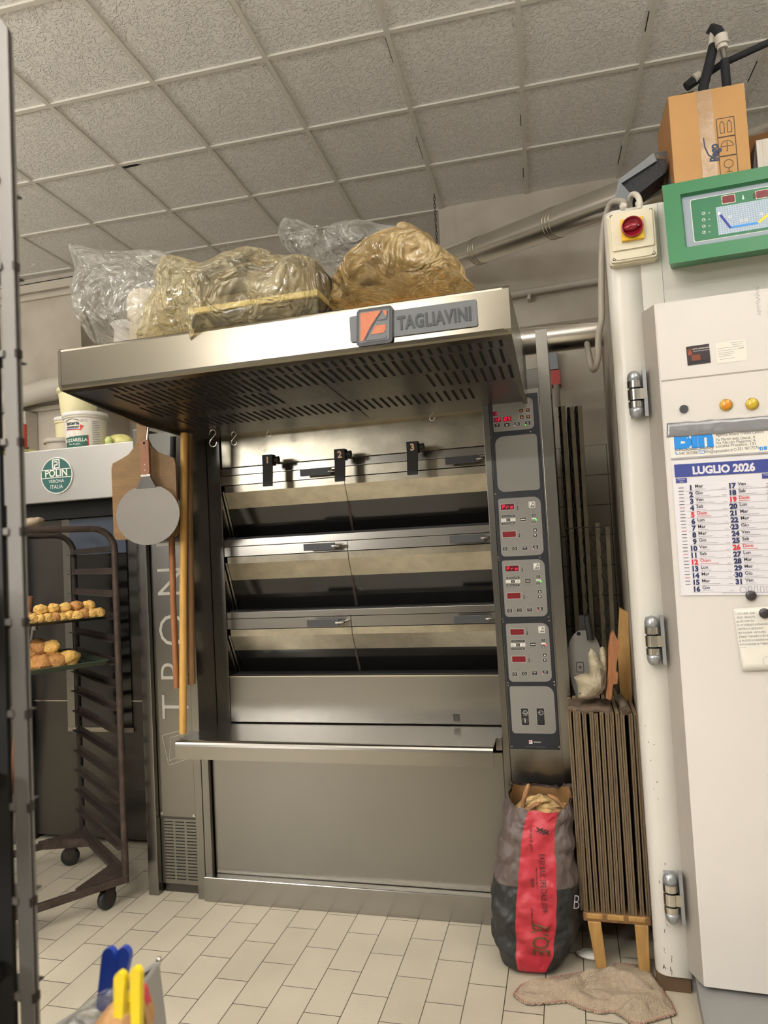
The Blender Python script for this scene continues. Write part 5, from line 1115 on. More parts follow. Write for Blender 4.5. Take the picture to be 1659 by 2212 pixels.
# the thirteen thin boards stand on edge
tops = [(1229, 1536), (1241, 1533), (1249, 1538), (1261, 1537), (1277, 1540), (1287, 1543), (1299, 1540), (1311, 1541), (1321, 1540), (1333, 1541), (1344, 1546), (1362, 1543), (1373, 1545)]
bots = [(1258, 1957), (1266, 1957), (1279, 1968), (1291, 1968), (1303, 1970), (1313, 1970), (1325, 1972), (1336, 1973), (1347, 1975), (1363, 1980), (1372, 1981), (1388, 1981), (1402, 1983)]
for i in range(13):
    y0 = 2.75; a = U(*tops[i], 'y', y0); xb = U(bots[i][0], bots[i][1], 'y', y0).x
    x0 = -.034 + i * .0198 if False else None
    zb = zt if i > 1 else zt + .002
    hw = .0072; yy = 2.745 + rn.uniform(0, .012); dp = .50 if i > 1 else .24
    m = MB()
    def bd(f0, f1, mt, dy=0, ex=0):
        m.add([(xb + f0 * 2 * hw - hw, yy + dy, zb + ex), (xb + f1 * 2 * hw - hw, yy + dy, zb + ex), (xb + f1 * 2 * hw - hw, yy + dp - dy, zb + ex), (xb + f0 * 2 * hw - hw, yy + dp - dy, zb + ex), (a.x + f0 * 2 * hw - hw, yy + dy, a.z - ex), (a.x + f1 * 2 * hw - hw, yy + dy, a.z - ex), (a.x + f1 * 2 * hw - hw, yy + dp - dy, a.z - ex), (a.x + f0 * 2 * hw - hw, yy + dp - dy, a.z - ex)], [(0, 3, 2, 1), (4, 5, 6, 7), (0, 1, 5, 4), (1, 2, 6, 5), (2, 3, 7, 6), (3, 0, 4, 7)], mt)
    bd(0, .42, 'board'); bd(.42, .58, 'boardd', .004, .001); bd(.58, 1, 'board'); bd(.05, .95, 'boarde', .004, -.0006)
    lb = 'thin weathered brown board standing on edge in the upright row beside the white cabinet'
    if i == 0: lb = 'leftmost thin brown board of the upright row, next to the flour sack'
    if i == 12: lb = 'rightmost thin brown board of the upright row, against the white cabinet'
    tag(m.build('baking_board', bevel=.0008), lb, 'board', 'upright baking boards')
    BT = a.z
# folded brown sack cloth and rags on top of the boards
def blob(name, label, cat, c, r, mt, sc=6, amp=.25, n=(28, 14), M=None, seed=0, org=None, flat=None):
    c = Vector(c); m = MB(M)
    def fn(a, b):
        th, ph = a * 2 * PI, b * PI; d = Vector((math.cos(th) * math.sin(ph), math.sin(th) * math.sin(ph), -math.cos(ph)))
        k = 1 + amp * fbm(d + Vector((seed, 0, 0)), sc * .3, 3) + amp * .5 * ridge(d + Vector((0, seed, 0)), sc * .4)
        p = Vector((d.x * r[0] * k, d.y * r[1] * k, d.z * r[2] * k)); 
        if flat is not None: p.z = max(p.z, -flat)
        return c + p
    m.grid(fn, n[0], n[1], mt, wrap=True); return tag(m.build(name), label, cat)
c = U(1290, 1518, 'y', 2.80)
m = MB(); m.grid(lambda a, b: (-.032 + a * .155, 2.765 + b * .16, BT + .008 + .016 * math.sin(a * PI) * math.sin(b * PI) ** .5 + .010 * noise.noise(Vector((a * 6, b * 6, 0))) + .006), 24, 16, 'clothd')
m.grid(lambda a, b: (-.034 + a * .155 + .004 * math.sin(b * 5), 2.762 - .004 * math.sin(b * PI), BT + .005 + .020 * b + .004 * math.sin(a * 12)), 24, 6, 'clothd')
tag(m.build('leather_pad', solid=.006), 'flattened brown leathery mitt lying on the tops of the boards', 'mitt')
# beige oven cloth folded in a U
def ribbon(name, label, cat, path, width, mt, y0, th=.006, wob=.004, sc=20, M=None):
    """cloth strip: path in x-z extruded along y"""
    m = MB(); P_ = []
    for i in range(len(path) - 1):
        p0 = path[max(i - 1, 0)]; p1 = path[i]; p2 = path[i + 1]; p3 = path[min(i + 2, len(path) - 1)]
        for k in range(6):
            t = k / 6; P_.append(tuple(.5 * (2 * p1[j] + (-p0[j] + p2[j]) * t + (2 * p0[j] - 5 * p1[j] + 4 * p2[j] - p3[j]) * t * t + (-p0[j] + 3 * p1[j] - 3 * p2[j] + p3[j]) * t ** 3) for j in (0, 1)))
    P_.append(path[-1]); N_ = len(P_)
    def fn(u, v):
        i = min(int(round(u * (N_ - 1))), N_ - 1); x, z = P_[i]; q = noise.noise(Vector((x * sc, z * sc, v * 3))) * wob
        return (x + q, y0 + v * width + noise.noise(Vector((u * 5, 0, 1))) * .01, z + q)
    m.grid(fn, N_, 10, mt); return tag(m.build(name, solid=th), label, cat)
f = lambda px, py: (U(px, py, 'y', 2.77).x, U(px, py, 'y', 2.77).z)
#R ribbon('oven_cloth', 'beige terry oven cloth folded upright on the boards', 'cloth', [f(1252, 1498), f(1258, 1507), f(1280, 1503), f(1300, 1495), f(1306, 1475), f(1303, 1455), f(1296, 1438), f(1282, 1418), f(1274, 1405), f(1270, 1408), f(1272, 1430), f(1280, 1455), f(1262, 1458), f(1240, 1466), f(1242, 1480), f(1250, 1500)], .13, 'cloth', 2.77, .005)
#R ribbon('oven_cloth', 'second beige cloth fold rising just right of the first', 'cloth', [f(1312, 1440), f(1310, 1415), f(1303, 1400), f(1296, 1402), f(1294, 1418), f(1300, 1440), f(1308, 1460), f(1309, 1480), f(1303, 1500), f(1285, 1508), f(1262, 1511)], .12, 'cloth', 2.79, .005)
# reddish brown wooden scoop / bracket
q = [f(1309, 1510), f(1320, 1514), f(1325, 1480), f(1334, 1478), f(1336, 1455), f(1331, 1450), f(1333, 1430), f(1340, 1395), f(1325, 1363), f(1319, 1372), f(1315, 1400), f(1314, 1450)]
m = MB(Matrix(((1, 0, 0, 0), (0, 0, -1, 2.80), (0, 1, 0, 0), (0, 0, 0, 1)))); m.prism(q[::-1], -.02, .02, 'woodo'); tag(m.build('wooden_bracket', bevel=.006), 'reddish brown angular wooden piece standing beside the beige cloth', 'bracket')
# cardboard / wooden sheet standing behind
q = [(U(px, py, 'y', 3.0).x, U(px, py, 'y', 3.0).z) for px, py in ((1338, 1312), (1356, 1322), (1357, 1520), (1345, 1520), (1336, 1400))]
m = MB(Matrix(((1, 0, 0, 0), (0, 0, -1, 3.0), (0, 1, 0, 0), (0, 0, 0, 1)))); q2 = [(x, z) for x, z in q]; q2 = [q2[0], q2[1], (q2[2][0], zt), (q2[3][0] - .01, zt), (q2[4][0] - .005, q2[4][1])]
m.prism(q2[::-1], -.01, .01, 'wood'); tag(m.build('wooden_sheet'), 'yellowish wooden sheet standing upright against the cabinet side', 'board')
# frayed rope end
a = U(1350, 1525, 'y', 2.76); b = U(1338, 1498, 'y', 2.98)
m = MB(); m.tube([Vector((a.x, 2.76, BT + .018)), Vector((b.x, 2.95, BT + .022))], [.017, .013], 'fibre', 14)
for k in range(46):
    an = k * 2.4; rr0 = .016 * math.sqrt((k + .5) / 46); p = Vector((a.x + rr0 * math.cos(an), 2.762, BT + .018 + rr0 * math.sin(an))); e = p + Vector((rr0 * .3 * math.cos(an) + rn.uniform(-.006, .006), -.012, rr0 * .3 * math.sin(an) + rn.uniform(-.006, .004))); m.tube([p, e], .0012, 'fibre', 4)
tag(m.build('frayed_rope'), 'frayed grey-brown rope end lying on the right boards', 'rope')
# grey plastic paddle with a black clip
pd = thing('plastic_scraper', 'grey oval plastic paddle with a black handle behind the beige cloth', 'paddle', (0.03, 3.05, BT))
cc = U(1263, 1420, 'y', 3.05); rx = U(1300, 1420, 'y', 3.05).x - cc.x; rz = U(1263, 1360, 'y', 3.05).z - cc.z
M = FR(cc.x, 3.05, cc.z)
pts = [(rx * math.cos(a), (rz if math.sin(a) > 0 else .21) * math.sin(a)) for a in [k * PI / 20 for k in range(40)]]
m = MB(M); m.prism(pts, -.004, .004, 'plaggy')
for u in (-.035, .02): outline(m, [(u, -.02), (u + .028, -.02), (u + .028, -.06), (u, -.06)], .004, 'ink', Matrix.Translation((0, 0, .0045))); m.box(u + .008, u + .02, -.045, -.035, .004, .0045, 'ink')
m.disc(.008, .004, .006, 'slot', 14, Matrix.Translation((-.018, rz * .86, 0))); m.build('blade', pd, bevel=.002)
m = MB(); h0 = U(1276, 1382, 'y', 3.03); h1 = U(1268, 1330, 'y', 3.03); m.tube([h0, h1], [.015, .013], 'blackm', 14); m.box(h1.x - .035, h1.x + .012, 3.04, 3.07, h1.z - .06, h1.z + .0, 'blackm'); m.build('handle', pd)
# tall peel-board loaders, standing frames with zigzag springs
for i, (pa, pb, yy, lb) in enumerate((((1216, 877), (1250, 1400), 3.62, 'tall oven loader frame with a pale edge, left of three standing at the oven side'), ((1235, 878), (1270, 1400), 3.62, 'tall oven loader frame with a pale edge, middle of three standing at the oven side'), ((1252, 876), (1282, 1400), 3.62, 'tall oven loader frame with a pale edge, right of three standing at the oven side'), ((1290, 1130), (1306, 1400), 3.55, 'shorter dark loader frame, left of the two in front of the wall tiles'), ((1312, 1138), (1326, 1400), 3.55, 'shorter dark loader frame, right of the two in front of the wall tiles'))):
    a = U(*pa, 'y', yy); b = U(*pb, 'y', yy); d = (b - a); xb = a.x + d.x * (a.z / -d.z) if d.z else a.x
    t = thing('oven_loader', lb, 'loader', (xb, yy, 0), 'oven loader frames')
    m = MB(); n = Vector((.011, 0, 0)); top = Vector((a.x, yy, a.z)); bt = Vector((xb, yy, 0))
    dpv = Vector((0, .5, 0)); 
    m.add([bt - n, bt + n, bt + n + dpv * .06, bt - n + dpv * .06, top - n, top + n, top + n + dpv * .06, top - n + dpv * .06], [(0, 3, 2, 1), (4, 5, 6, 7), (0, 1, 5, 4), (1, 2, 6, 5), (2, 3, 7, 6), (3, 0, 4, 7)], 'lframe'); m.build('frame', t, bevel=.002)
    w_ = .0125 if i < 3 else .03
    m = MB(); m.add([bt - n - Vector((w_, -.01, 0)), bt - n + Vector((0, .01, 0)), bt - n + dpv, bt - n - Vector((w_, 0, 0)) + dpv, top - n - Vector((w_, -.01, 0)), top - n + Vector((0, .01, 0)), top - n + dpv, top - n - Vector((w_, 0, 0)) + dpv], [(0, 3, 2, 1), (4, 5, 6, 7), (0, 1, 5, 4), (2, 3, 7, 6), (3, 0, 4, 7), (1, 2, 6, 5)], 'slot' if i < 3 else 'slot')
    if i < 3: m.build('side_panel_or_gap', t)  # black slab painted in for the dark gap between frames
    m = MB(); L_ = a.z; pts = []
    k = 0
    z = a.z - .01
    while z > 1.05:
        s = (a.z - z) / a.z; cx = top.x + (bt.x - top.x) * s; pts.append(Vector((cx - .013 - (w_ * .9 if k % 2 else 0), yy - .002, z))); z -= .045; k += 1
    m.tube(pts, .0018, 'lwire', 5); m.build('zigzag_wire', t)
tag(MB().tube([U(1220, 1142, 'y', 3.5), U(1282, 1138, 'y', 3.5), U(1308, 1140, 'y', 3.5)], .003, 'lwire', 6).build('cross_rod'), 'thin dark rod lying across the loader frames', 'rod')
tag(MB().box(.12, .20, 3.45, 3.47, 0, .36, 'cardd').build('cardboard_sheet'), 'brown cardboard panel on the floor behind the wooden stand', 'cardboard')

# ================================================================ flour sack with bread scraps
sk = thing('flour_sack', 'open dark grey flour sack with a red front band standing on the floor', 'sack', (-.2, 2.84, 0))
#        z     xl      xr      yc    d
prof = [(0.0, -.262, -.135, 2.78, .09), (.02, -.325, -.098, 2.79, .13), (.08, -.372, -.066, 2.81, .16), (.16, -.390, -.040, 2.82, .172), (.26, -.386, -.030, 2.825, .17), (.36, -.365, -.028, 2.83, .165), (.46, -.348, -.030, 2.83, .155), (.54, -.328, -.034, 2.83, .14), (.60, -.292, -.036, 2.83, .125), (.628, -.280, -.034, 2.83, .12)]
# px silhouettes -> metres at the sack's own distance
pxl = {0.628: 1100, .60: 1096, .54: 1089, .46: 1081, .36: 1071, .26: 1063, .16: 1062, .08: 1068, .02: 1085, 0.0: 1102}
pxr = {0.628: 1240, .60: 1240, .54: 1240, .46: 1243, .36: 1249, .26: 1254, .16: 1252, .08: 1241, .02: 1215, 0.0: 1195}
def sackx(px, z):
    p = U(px, 1900, 'y', 2.80); s = 0
    for _ in range(6):
        # find py for height z on the plane, so x is read at the right row
        lo, hi = 1500, 2212
        for k in range(22):
            mid = (lo + hi) / 2
            if U(px, mid, 'y', 2.80).z > z: lo = mid
            else: hi = mid
        return U(px, lo, 'y', 2.80).x
prof = [(z, sackx(pxl[z], z), sackx(pxr[z], z), yc, d) for z, a, b, yc, d in prof]
def sring(z):
    for i in range(len(prof) - 1):
        if prof[i][0] <= z <= prof[i + 1][0]:
            t = (z - prof[i][0]) / (prof[i + 1][0] - prof[i][0]); t = t * t * (3 - 2 * t) if False else t
            return [prof[i][k] + (prof[i + 1][k] - prof[i][k]) * t for k in range(5)]
    return list(prof[-1])
def sack(u, z, lift=0):     # u in 0..1 around, 0 = front centre
    r = sring(max(0, min(.628, z))); a = -PI / 2 + u * 2 * PI; e = .62
    cx, hx = (r[1] + r[2]) / 2, (r[2] - r[1]) / 2
    c, s = math.cos(a), math.sin(a); X = math.copysign(abs(c) ** e, c); Y = math.copysign(abs(s) ** e, s)
    p = Vector((cx + X * hx, r[3] + Y * r[4], z)); o = Vector((c, s, 0))
    k = .010 * fbm((X * 1.2, Y * 1.2, z * 7), 1.6, 4) + .012 * (ridge((X * .8, Y * .8, z * 5), 2.2) - .3) + .004 * math.sin(z * 60 + X * 6)
    k *= min(1, z * 12)
    return p + o * (k + lift)
ZF = .39
def smf(u, v):
    z = v * .628; uu = u if u < .5 else u - 1; r = sring(z); x = sack(u, z).x; b0 = r[1] + (r[2] - r[1]) * (.30 + .03 * math.sin(z * 4)); b1 = r[1] + (r[2] - r[1]) * .745
    if -.0366 < uu < .051: return 'bagr'
    return 'bagg' if z > .315 else 'bagk'
m = MB(); NU, NV = 200, 100
def sfn(u, v):
    z = v * .628; p = sack(u, z)
    if v > .80: p.z -= .050 * (v - .80) / .2 * max(0, math.cos(u * 2 * PI)) ** 1.2
    if v > .90 and math.cos(u * 2 * PI) < 0: p.z += .04 * (v - .9) / .1 * math.cos(u * 2 * PI)
    if v > .97: p.z += .018 * noise.noise(Vector((u * 24, 3, 0))) + (.012 if .3 < u < .7 else 0)
    return p
m.grid(sfn, NU, NV, 'bagk', mf=smf, wrap=True)
m.grid(lambda u, v: sfn(u, 1 - v * .25) * .93 + Vector((-.2, 2.83, 0)) * .07 + Vector((0, 0, .034)) * (1 - v), 60, 6, 'bagi', wrap=True)
sb = m.build('paper_bag', sk)
def stext(t, size, u0, z0, mt, bold=0, sx=1, rot=True):
    vs, fs = text_geo(t, 'LEFT', bold, 1, 0); q = []
    for x, y, z in vs:   # text runs downwards
        z1 = z0 - x * size * sx; xx = u0 + y * size
        r = sring(z1); cx, hx = (r[1] + r[2]) / 2, (r[2] - r[1]) / 2; X = max(-1, min(1, (xx - cx) / hx)); ca = math.copysign(abs(X) ** (1 / .62), X); a = -math.acos(max(-1, min(1, ca))); u = (a + PI / 2) / (2 * PI) % 1
        q.append(sack(u, z1, .0022))
    m.add(q, fs, mt)
m = MB()
stext('EASY BASE SPECIALE 0/09', .029, U(1167, 1900, 'y', 2.66).x, .440, 'bagt', .0, .62)
stext('B/OE', .085, U(1143, 1900, 'y', 2.66).x, .200, 'baggold', .015, .62)
stext('farina di grano', .014, U(1150, 1900, 'y', 2.66).x, .525, 'bagt'); stext('PIZZA', .018, U(1146, 1900, 'y', 2.66).x, .355, 'bagt', .01, .7); stext('tenero tipo 0', .014, U(1143, 1900, 'y', 2.66).x, .255, 'bagt')
stext('www farine speciali', .010, U(1158, 1900, 'y', 2.66).x, .39, 'bagt', 0, .9)
for i in range(3): stext('\u25C6' if False else 'X', .03, U(1166 + i * 6, 1900, 'y', 2.66).x, .53 - i * .004, 'bagt', .06, .7)
stext('ingredienti farina di grano tenero', .009, -.385, .35, 'tubg', 0, .8); stext('conservare in luogo fresco', .009, -.38, .2, 'tubg', 0, .8)
m.build('printing', sk)
vs, fs = text_geo('B', 'LEFT', .0, 1, 0)
# crusts in the mouth of the sack
crz = .565
spots = [(1135, 1722, 0, .11, 1.25), (1160, 1738, .3, .10, .3), (1180, 1742, -.3, .09, -.5), (1205, 1736, .1, .10, -.75), (1195, 1750, .2, .10, -.3), (1170, 1755, .4, .09, .2), (1150, 1750, -.2, .09, .8), (1215, 1745, .3, .07, -.2), (1185, 1758, 0, .08, -.9), (1140, 1755, 0, .07, .1), (1158, 1745, 0, .08, 1.0), (1172, 1735, 0, .07, .0), (1200, 1760, 0, .07, .4), (1130, 1745, 0, .08, .6)]
for i, (px, py, yo, ln, an) in enumerate(spots):
    c = U(px, py - 3, 'y', 2.755 + .03 * (i % 3)); m = MB(); d = Vector((math.cos(an), yo, math.sin(an))).normalized(); pts = []; rs = []
    for k in range(9):
        t = k / 8 - .5; pts.append(c + d * t * ln + Vector((0, 0, .012 * math.cos(t * PI) - .006 + .004 * noise.noise(Vector((i, k * .8, 0)))))); rs.append((.0145 + .003 * noise.noise(Vector((k * .9, i, 2)))) * (1 - .5 * abs(2 * t) ** 4))
    m.tube(pts, rs, 'bread' if i % 3 else 'crust', 8, flat=.7); tag(m.build('bread_crust', sub=1), 'upright dark bread stick at the left of the sack opening' if i == 0 else 'dry pale bread strip piled in the mouth of the flour sack', 'bread', None if i == 0 else 'bread strips in the flour sack')
m = MB(); m.grid(lambda a, b: Vector((-.165 + .098 * b * math.cos(a * 2 * PI), 2.83 + .09 * b * math.sin(a * 2 * PI), .592 - .045 * b * b + .012 * noise.noise(Vector((b * 5 * math.cos(a * 6.28), b * 5 * math.sin(a * 6.28), 0))))), 30, 10, 'bread', wrap=True)
o = m.build('bread_crumbs'); o['kind'] = 'stuff'; tag(o, 'heap of small bread crumbs filling the flour sack', 'bread')
# grey letter on the sack's right side, written on a patch of the bag
m = MB(); a = U(1236, 1950, 'y', 2.735)
m.text('B', .075, 'calg', FR(a.x + .0, 2.69, a.z - .0), 'LEFT', sx=.6, bold=-.02, shear=.15)
m.build('side_letter', sk)
# floor rag
outl = [(1108, 2150), (1128, 2128), (1150, 2122), (1200, 2112), (1260, 2102), (1318, 2095), (1330, 2082), (1375, 2086), (1410, 2105), (1432, 2140), (1452, 2170), (1462, 2192), (1420, 2205), (1385, 2216), (1362, 2212), (1330, 2190), (1318, 2188), (1300, 2192), (1260, 2182), (1225, 2166), (1180, 2170), (1140, 2172), (1122, 2162)]
op = [U(x, y, 'z', .004) for x, y in outl]
def inside(x, y):
    r = False; j = len(op) - 1
    for i in range(len(op)):
        if (op[i].y > y) != (op[j].y > y) and x < (op[j].x - op[i].x) * (y - op[i].y) / (op[j].y - op[i].y) + op[i].x: r = not r
        j = i
    return r
def edged(x, y):
    best = 9
    for i in range(len(op)):
        a, b = op[i], op[(i + 1) % len(op)]; ab = Vector((b.x - a.x, b.y - a.y)); ap = Vector((x - a.x, y - a.y)); t = max(0, min(1, ap.dot(ab) / ab.length_squared)); best = min(best, (ap - ab * t).length)
    return best
FOLDS = [([(1215, 2158), (1262, 2140), (1320, 2134), (1370, 2146), (1405, 2160)], .046), ([(1318, 2172), (1350, 2184), (1395, 2186), (1440, 2180)], .036), ([(1345, 2205), (1370, 2193), (1400, 2200)], .026)]
FOLDS = [([U(a, b, 'z', .004) for a, b in p], h) for p, h in FOLDS]
def foldh(x, y):
    r = 0
    for p, h in FOLDS:
        bd_, sg, tt = 9, 1, 0
        for i in range(len(p) - 1):
            a, b = p[i], p[i + 1]; ab = Vector((b.x - a.x, b.y - a.y)); ap = Vector((x - a.x, y - a.y)); t = max(0, min(1, ap.dot(ab) / ab.length_squared)); d = (ap - ab * t)
            if d.length < bd_: bd_ = d.length; sg = ab.x * ap.y - ab.y * ap.x; tt = (i + t) / (len(p) - 1)
        e = math.sin(max(0, min(1, tt)) * PI) ** .5
        r = max(r, h * e * (math.exp(-(bd_ / .034) ** 2) if sg > 0 else math.exp(-(bd_ / .007) ** 2)))
    return r
def ragz(x, y):
    e = min(1, edged(x, y) / .03); q = Vector((x * 5.5, y * 11, 0)); f_ = abs(noise.noise(q)) + .5 * abs(noise.noise(q * 2.1)); fold = math.exp(-((y - 2.600 - .25 * (x - .05)) / .012) ** 2) * (1 if x > -.05 else 0)
    fold2 = math.exp(-((y - 2.545 + .4 * (x - .15)) / .010) ** 2) * (1 if x > .05 else 0)
    return .004 + e * (.008 + .040 * f_) + foldh(x, y) * min(1, edged(x, y) / .012)
m = MB(); rings = 12; cx = sum(p.x for p in op) / len(op); cy = sum(p.y for p in op) / len(op)
# regular grid clipped to the outline
xs0, xs1 = min(p.x for p in op), max(p.x for p in op); ys0, ys1 = min(p.y for p in op), max(p.y for p in op); st_ = .006
nx, ny = int((xs1 - xs0) / st_), int((ys1 - ys0) / st_); idx = {}; vs = []; fs = []
def gv(i, j):
    if (i, j) not in idx:
        x, y = xs0 + i * st_, ys0 + j * st_; idx[(i, j)] = len(vs); vs.append((x, y, ragz(x, y)))
    return idx[(i, j)]
for i in range(nx):
    for j in range(ny):
        if inside(xs0 + (i + .5) * st_, ys0 + (j + .5) * st_): fs.append((gv(i, j), gv(i + 1, j), gv(i + 1, j + 1), gv(i, j + 1)))
m.add(vs, fs, 'rag', smooth=True); rg = m.build('floor_rag', solid=.005); tag(rg, 'crumpled beige floor cloth with red stitched edges before the wooden stand', 'cloth')
m = MB(); 
for i in range(len(op)):
    a, b = op[i], op[(i + 1) % len(op)]; n = max(2, int((b - a).length / .008)); 
    for k in range(n):
        p = a + (b - a) * (k / n); e = p + (b - a).normalized() * .004 + Vector((-(b - a).normalized().y, (b - a).normalized().x, 0)) * -.006; e.z = p.z = .010; m.tube([p, e], .0014, 'ragred', 4)
m.build('stitching', rg)
c = U(1290, 2080, 'z', 0)
blob('paper_scrap', 'small pale crumpled scrap lying at the left leg of the wooden stand', 'scrap', (c.x - .02, c.y + .03, .014), (.05, .03, .012), 'paperw', flat=.011)

# ================================================================ plastic-wrapped things on the hood
def hood_top(y): return HT + .004 + (y - HY) * .034
def pillow(name, outline_px, yc, T, mt, cpx, amp=.03, sc=7, seed=0, n=110, rings=26, clamp=True, parent=None, label=None, cat=None, pw=.6, flat_front=0, radial=.02):
    O = [U(px, py, 'y', yc) for px, py in outline_px]; C_ = U(*cpx, 'y', yc)
    # resample the outline
    L_ = [0]
    for i in range(len(O)): L_.append(L_[-1] + (O[(i + 1) % len(O)] - O[i]).length)
    R = []
    for k in range(n):
        d = L_[-1] * k / n; i = max(q for q in range(len(O)) if L_[q] <= d); R.append(O[i].lerp(O[(i + 1) % len(O)], (d - L_[i]) / (L_[i + 1] - L_[i])))
    m = MB(); vs = []; fs = []
    def pt(k, s, side):
        p = C_.lerp(R[k], s); h = T * (max(0, 1 - s * s)) ** pw; p = p.copy(); p.y = yc + side * h
        q = Vector((p.x, p.y * .6, p.z)) * sc + Vector((seed * 3.1, 0, 0))
        fo = 1 - abs(noise.noise(q * .45 + Vector((0, 0, 7)))) * 2.4; c = max(0, fo) * amp * 1.6 + (noise.fractal(q * .6, 1.0, 2.0, 3)) * amp - abs(noise.noise(q * .9)) * amp * 1.6 + (ridge(q * .6, 1.0) - .3) * amp * .9
        p.y += side * c * min(1, (1 - s) * 5 + .25)
        e = noise.noise(q * 1.3 + Vector((9, 0, 0))) * radial; dr = (R[k] - C_).normalized(); p += dr * e * s * s
        if clamp: p.z = max(p.z, hood_top(p.y) + .002) if p.y > HY else p.z
        return p
    for side in (-1, 1):
        base = len(vs)
        for r in range(rings):
            s = math.sin((r + 0) / (rings - 1) * PI / 2) if r else 0.0
            for k in range(n): vs.append(pt(k, s, side))
        for r in range(rings - 1):
            for k in range(n):
                a, b, c, d = base + r * n + k, base + r * n + (k + 1) % n, base + (r + 1) * n + (k + 1) % n, base + (r + 1) * n + k
                fs.append((a, b, c, d) if side < 0 else (a, d, c, b))
    m.add(vs, fs, mt, smooth=True); o = m.build(name, parent)
    if label: tag(o, label, cat)
    return o
# left: clear bag over a pale canister
a = U(245, 700, 'y', 2.42)
t = thing('covered_canister', 'pale metal canister standing under the clear plastic bag on the hood', 'canister', (a.x + .03, 2.46, hood_top(2.46)))
m = MB(Matrix.Translation((a.x + .03, 2.46, hood_top(2.46) + .002))); m.lathe([(0, 0), (.07, 0), (.075, .02), (.05, .09), (.045, .14), (.06, .17), (0, .18)], 'tub_in', 32); m.build('neck', t)
m = MB(Matrix.Translation((a.x + .12, 2.50, hood_top(2.5) + .002))); m.lathe([(0, 0), (.085, 0), (.09, .01), (.09, .27), (.08, .29), (0, .295)], 'fabw', 36); m.build('drum', t)
pillow('plastic_bag', [(166, 533), (205, 540), (262, 545), (320, 547), (372, 556), (415, 575), (420, 650), (410, 735), (360, 745), (300, 742), (255, 742), (208, 744), (190, 690), (172, 640), (178, 590)], 2.40, .20, 'film', (290, 640), .028, 6, 1, label='clear plastic bag pulled over a canister at the left end of the hood', cat='plastic bag')
# centre: yellowed bag over a dark box with an ivory strip
t = thing('dark_box', 'dark appliance with an ivory strip inside the yellowed bag on the hood', 'appliance', (-.95, 2.3, hood_top(2.3)))
a = U(412, 694, 'y', 2.20); b = U(690, 676, 'y', 2.20); hz_ = (a.z + b.z) / 2
z0 = hood_top(2.45) + .003
m = MB(); m.box(a.x, b.x, 2.20, 2.46, z0, z0 + .065, 'black'); m.box(a.x + .03, b.x - .01, 2.215, 2.45, z0 + .088, z0 + .20, 'greyroll'); m.box(a.x + .03, a.x + .22, 2.213, 2.45, z0 + .12, z0 + .25, 'black'); m.build('casing', t, bevel=.008)
m = MB(); m.box(a.x - .005, b.x - .0, 2.192, 2.46, z0 + .0655, z0 + .0875, 'ivory'); m.build('ivory_strip', t, bevel=.003)
pillow('plastic_bag', [(338, 600), (352, 572), (400, 563), (440, 572), (500, 560), (545, 540), (592, 546), (612, 574), (622, 552), (640, 560), (690, 562), (712, 600), (716, 650), (702, 682), (650, 703), (590, 718), (530, 728), (470, 735), (445, 750), (428, 790), (412, 772), (385, 760), (360, 742), (306, 742), (312, 705), (330, 660), (345, 630)], 2.24, .17, 'filmy', (520, 650), .030, 7, 4, label='crumpled yellowed plastic bag drooping over the front of the hood, centre', cat='plastic bag', clamp=True)
# right: grey-brown roll and pale cloths in amber plastic
t = thing('cloth_roll', 'grey-brown rolled cloth wrapped in amber plastic on the hood, right side', 'roll', (-.5, 2.35, hood_top(2.35)))
a = U(735, 610, 'y', 2.36); b = U(930, 545, 'y', 2.42)
m = MB(); m.tube([a.lerp(b, k / 8) + Vector((0, 0, .006 * math.sin(k))) for k in range(9)], [.052 + .004 * math.sin(k * 2) for k in range(9)], 'greyroll', 24); m.build('roll', t)
m = MB(); za = hood_top(2.3) + .003
m.box(a.x + .02, b.x + .08, 2.27, 2.50, za, za + .030, 'fabw'); m.box(a.x + .03, b.x + .05, 2.28, 2.48, za + .031, za + .05, 'kraft'); m.build('folded_cloth', t, bevel=.015, seg=3)
pillow('plastic_bag', [(716, 606), (760, 578), (800, 548), (850, 520), (884, 512), (892, 498), (912, 503), (935, 512), (955, 535), (1000, 580), (1005, 600), (1030, 624), (980, 640), (900, 650), (820, 660), (735, 672), (716, 660), (720, 630)], 2.30, .20, 'filmo', (850, 595), .034, 8, 7, label='amber plastic wrapping bunched at the right of the hood above the maker plate', cat='plastic bag')
pillow('plastic_bag', [(604, 514), (618, 485), (640, 488), (668, 498), (690, 525), (715, 512), (740, 492), (765, 484), (800, 492), (860, 498), (905, 510), (900, 560), (820, 580), (700, 575), (640, 552), (612, 540)], 2.60, .14, 'film', (750, 535), .03, 9, 11, label='clear plastic bag with a crumpled knot, behind the amber wrapping', cat='plastic bag', clamp=True)

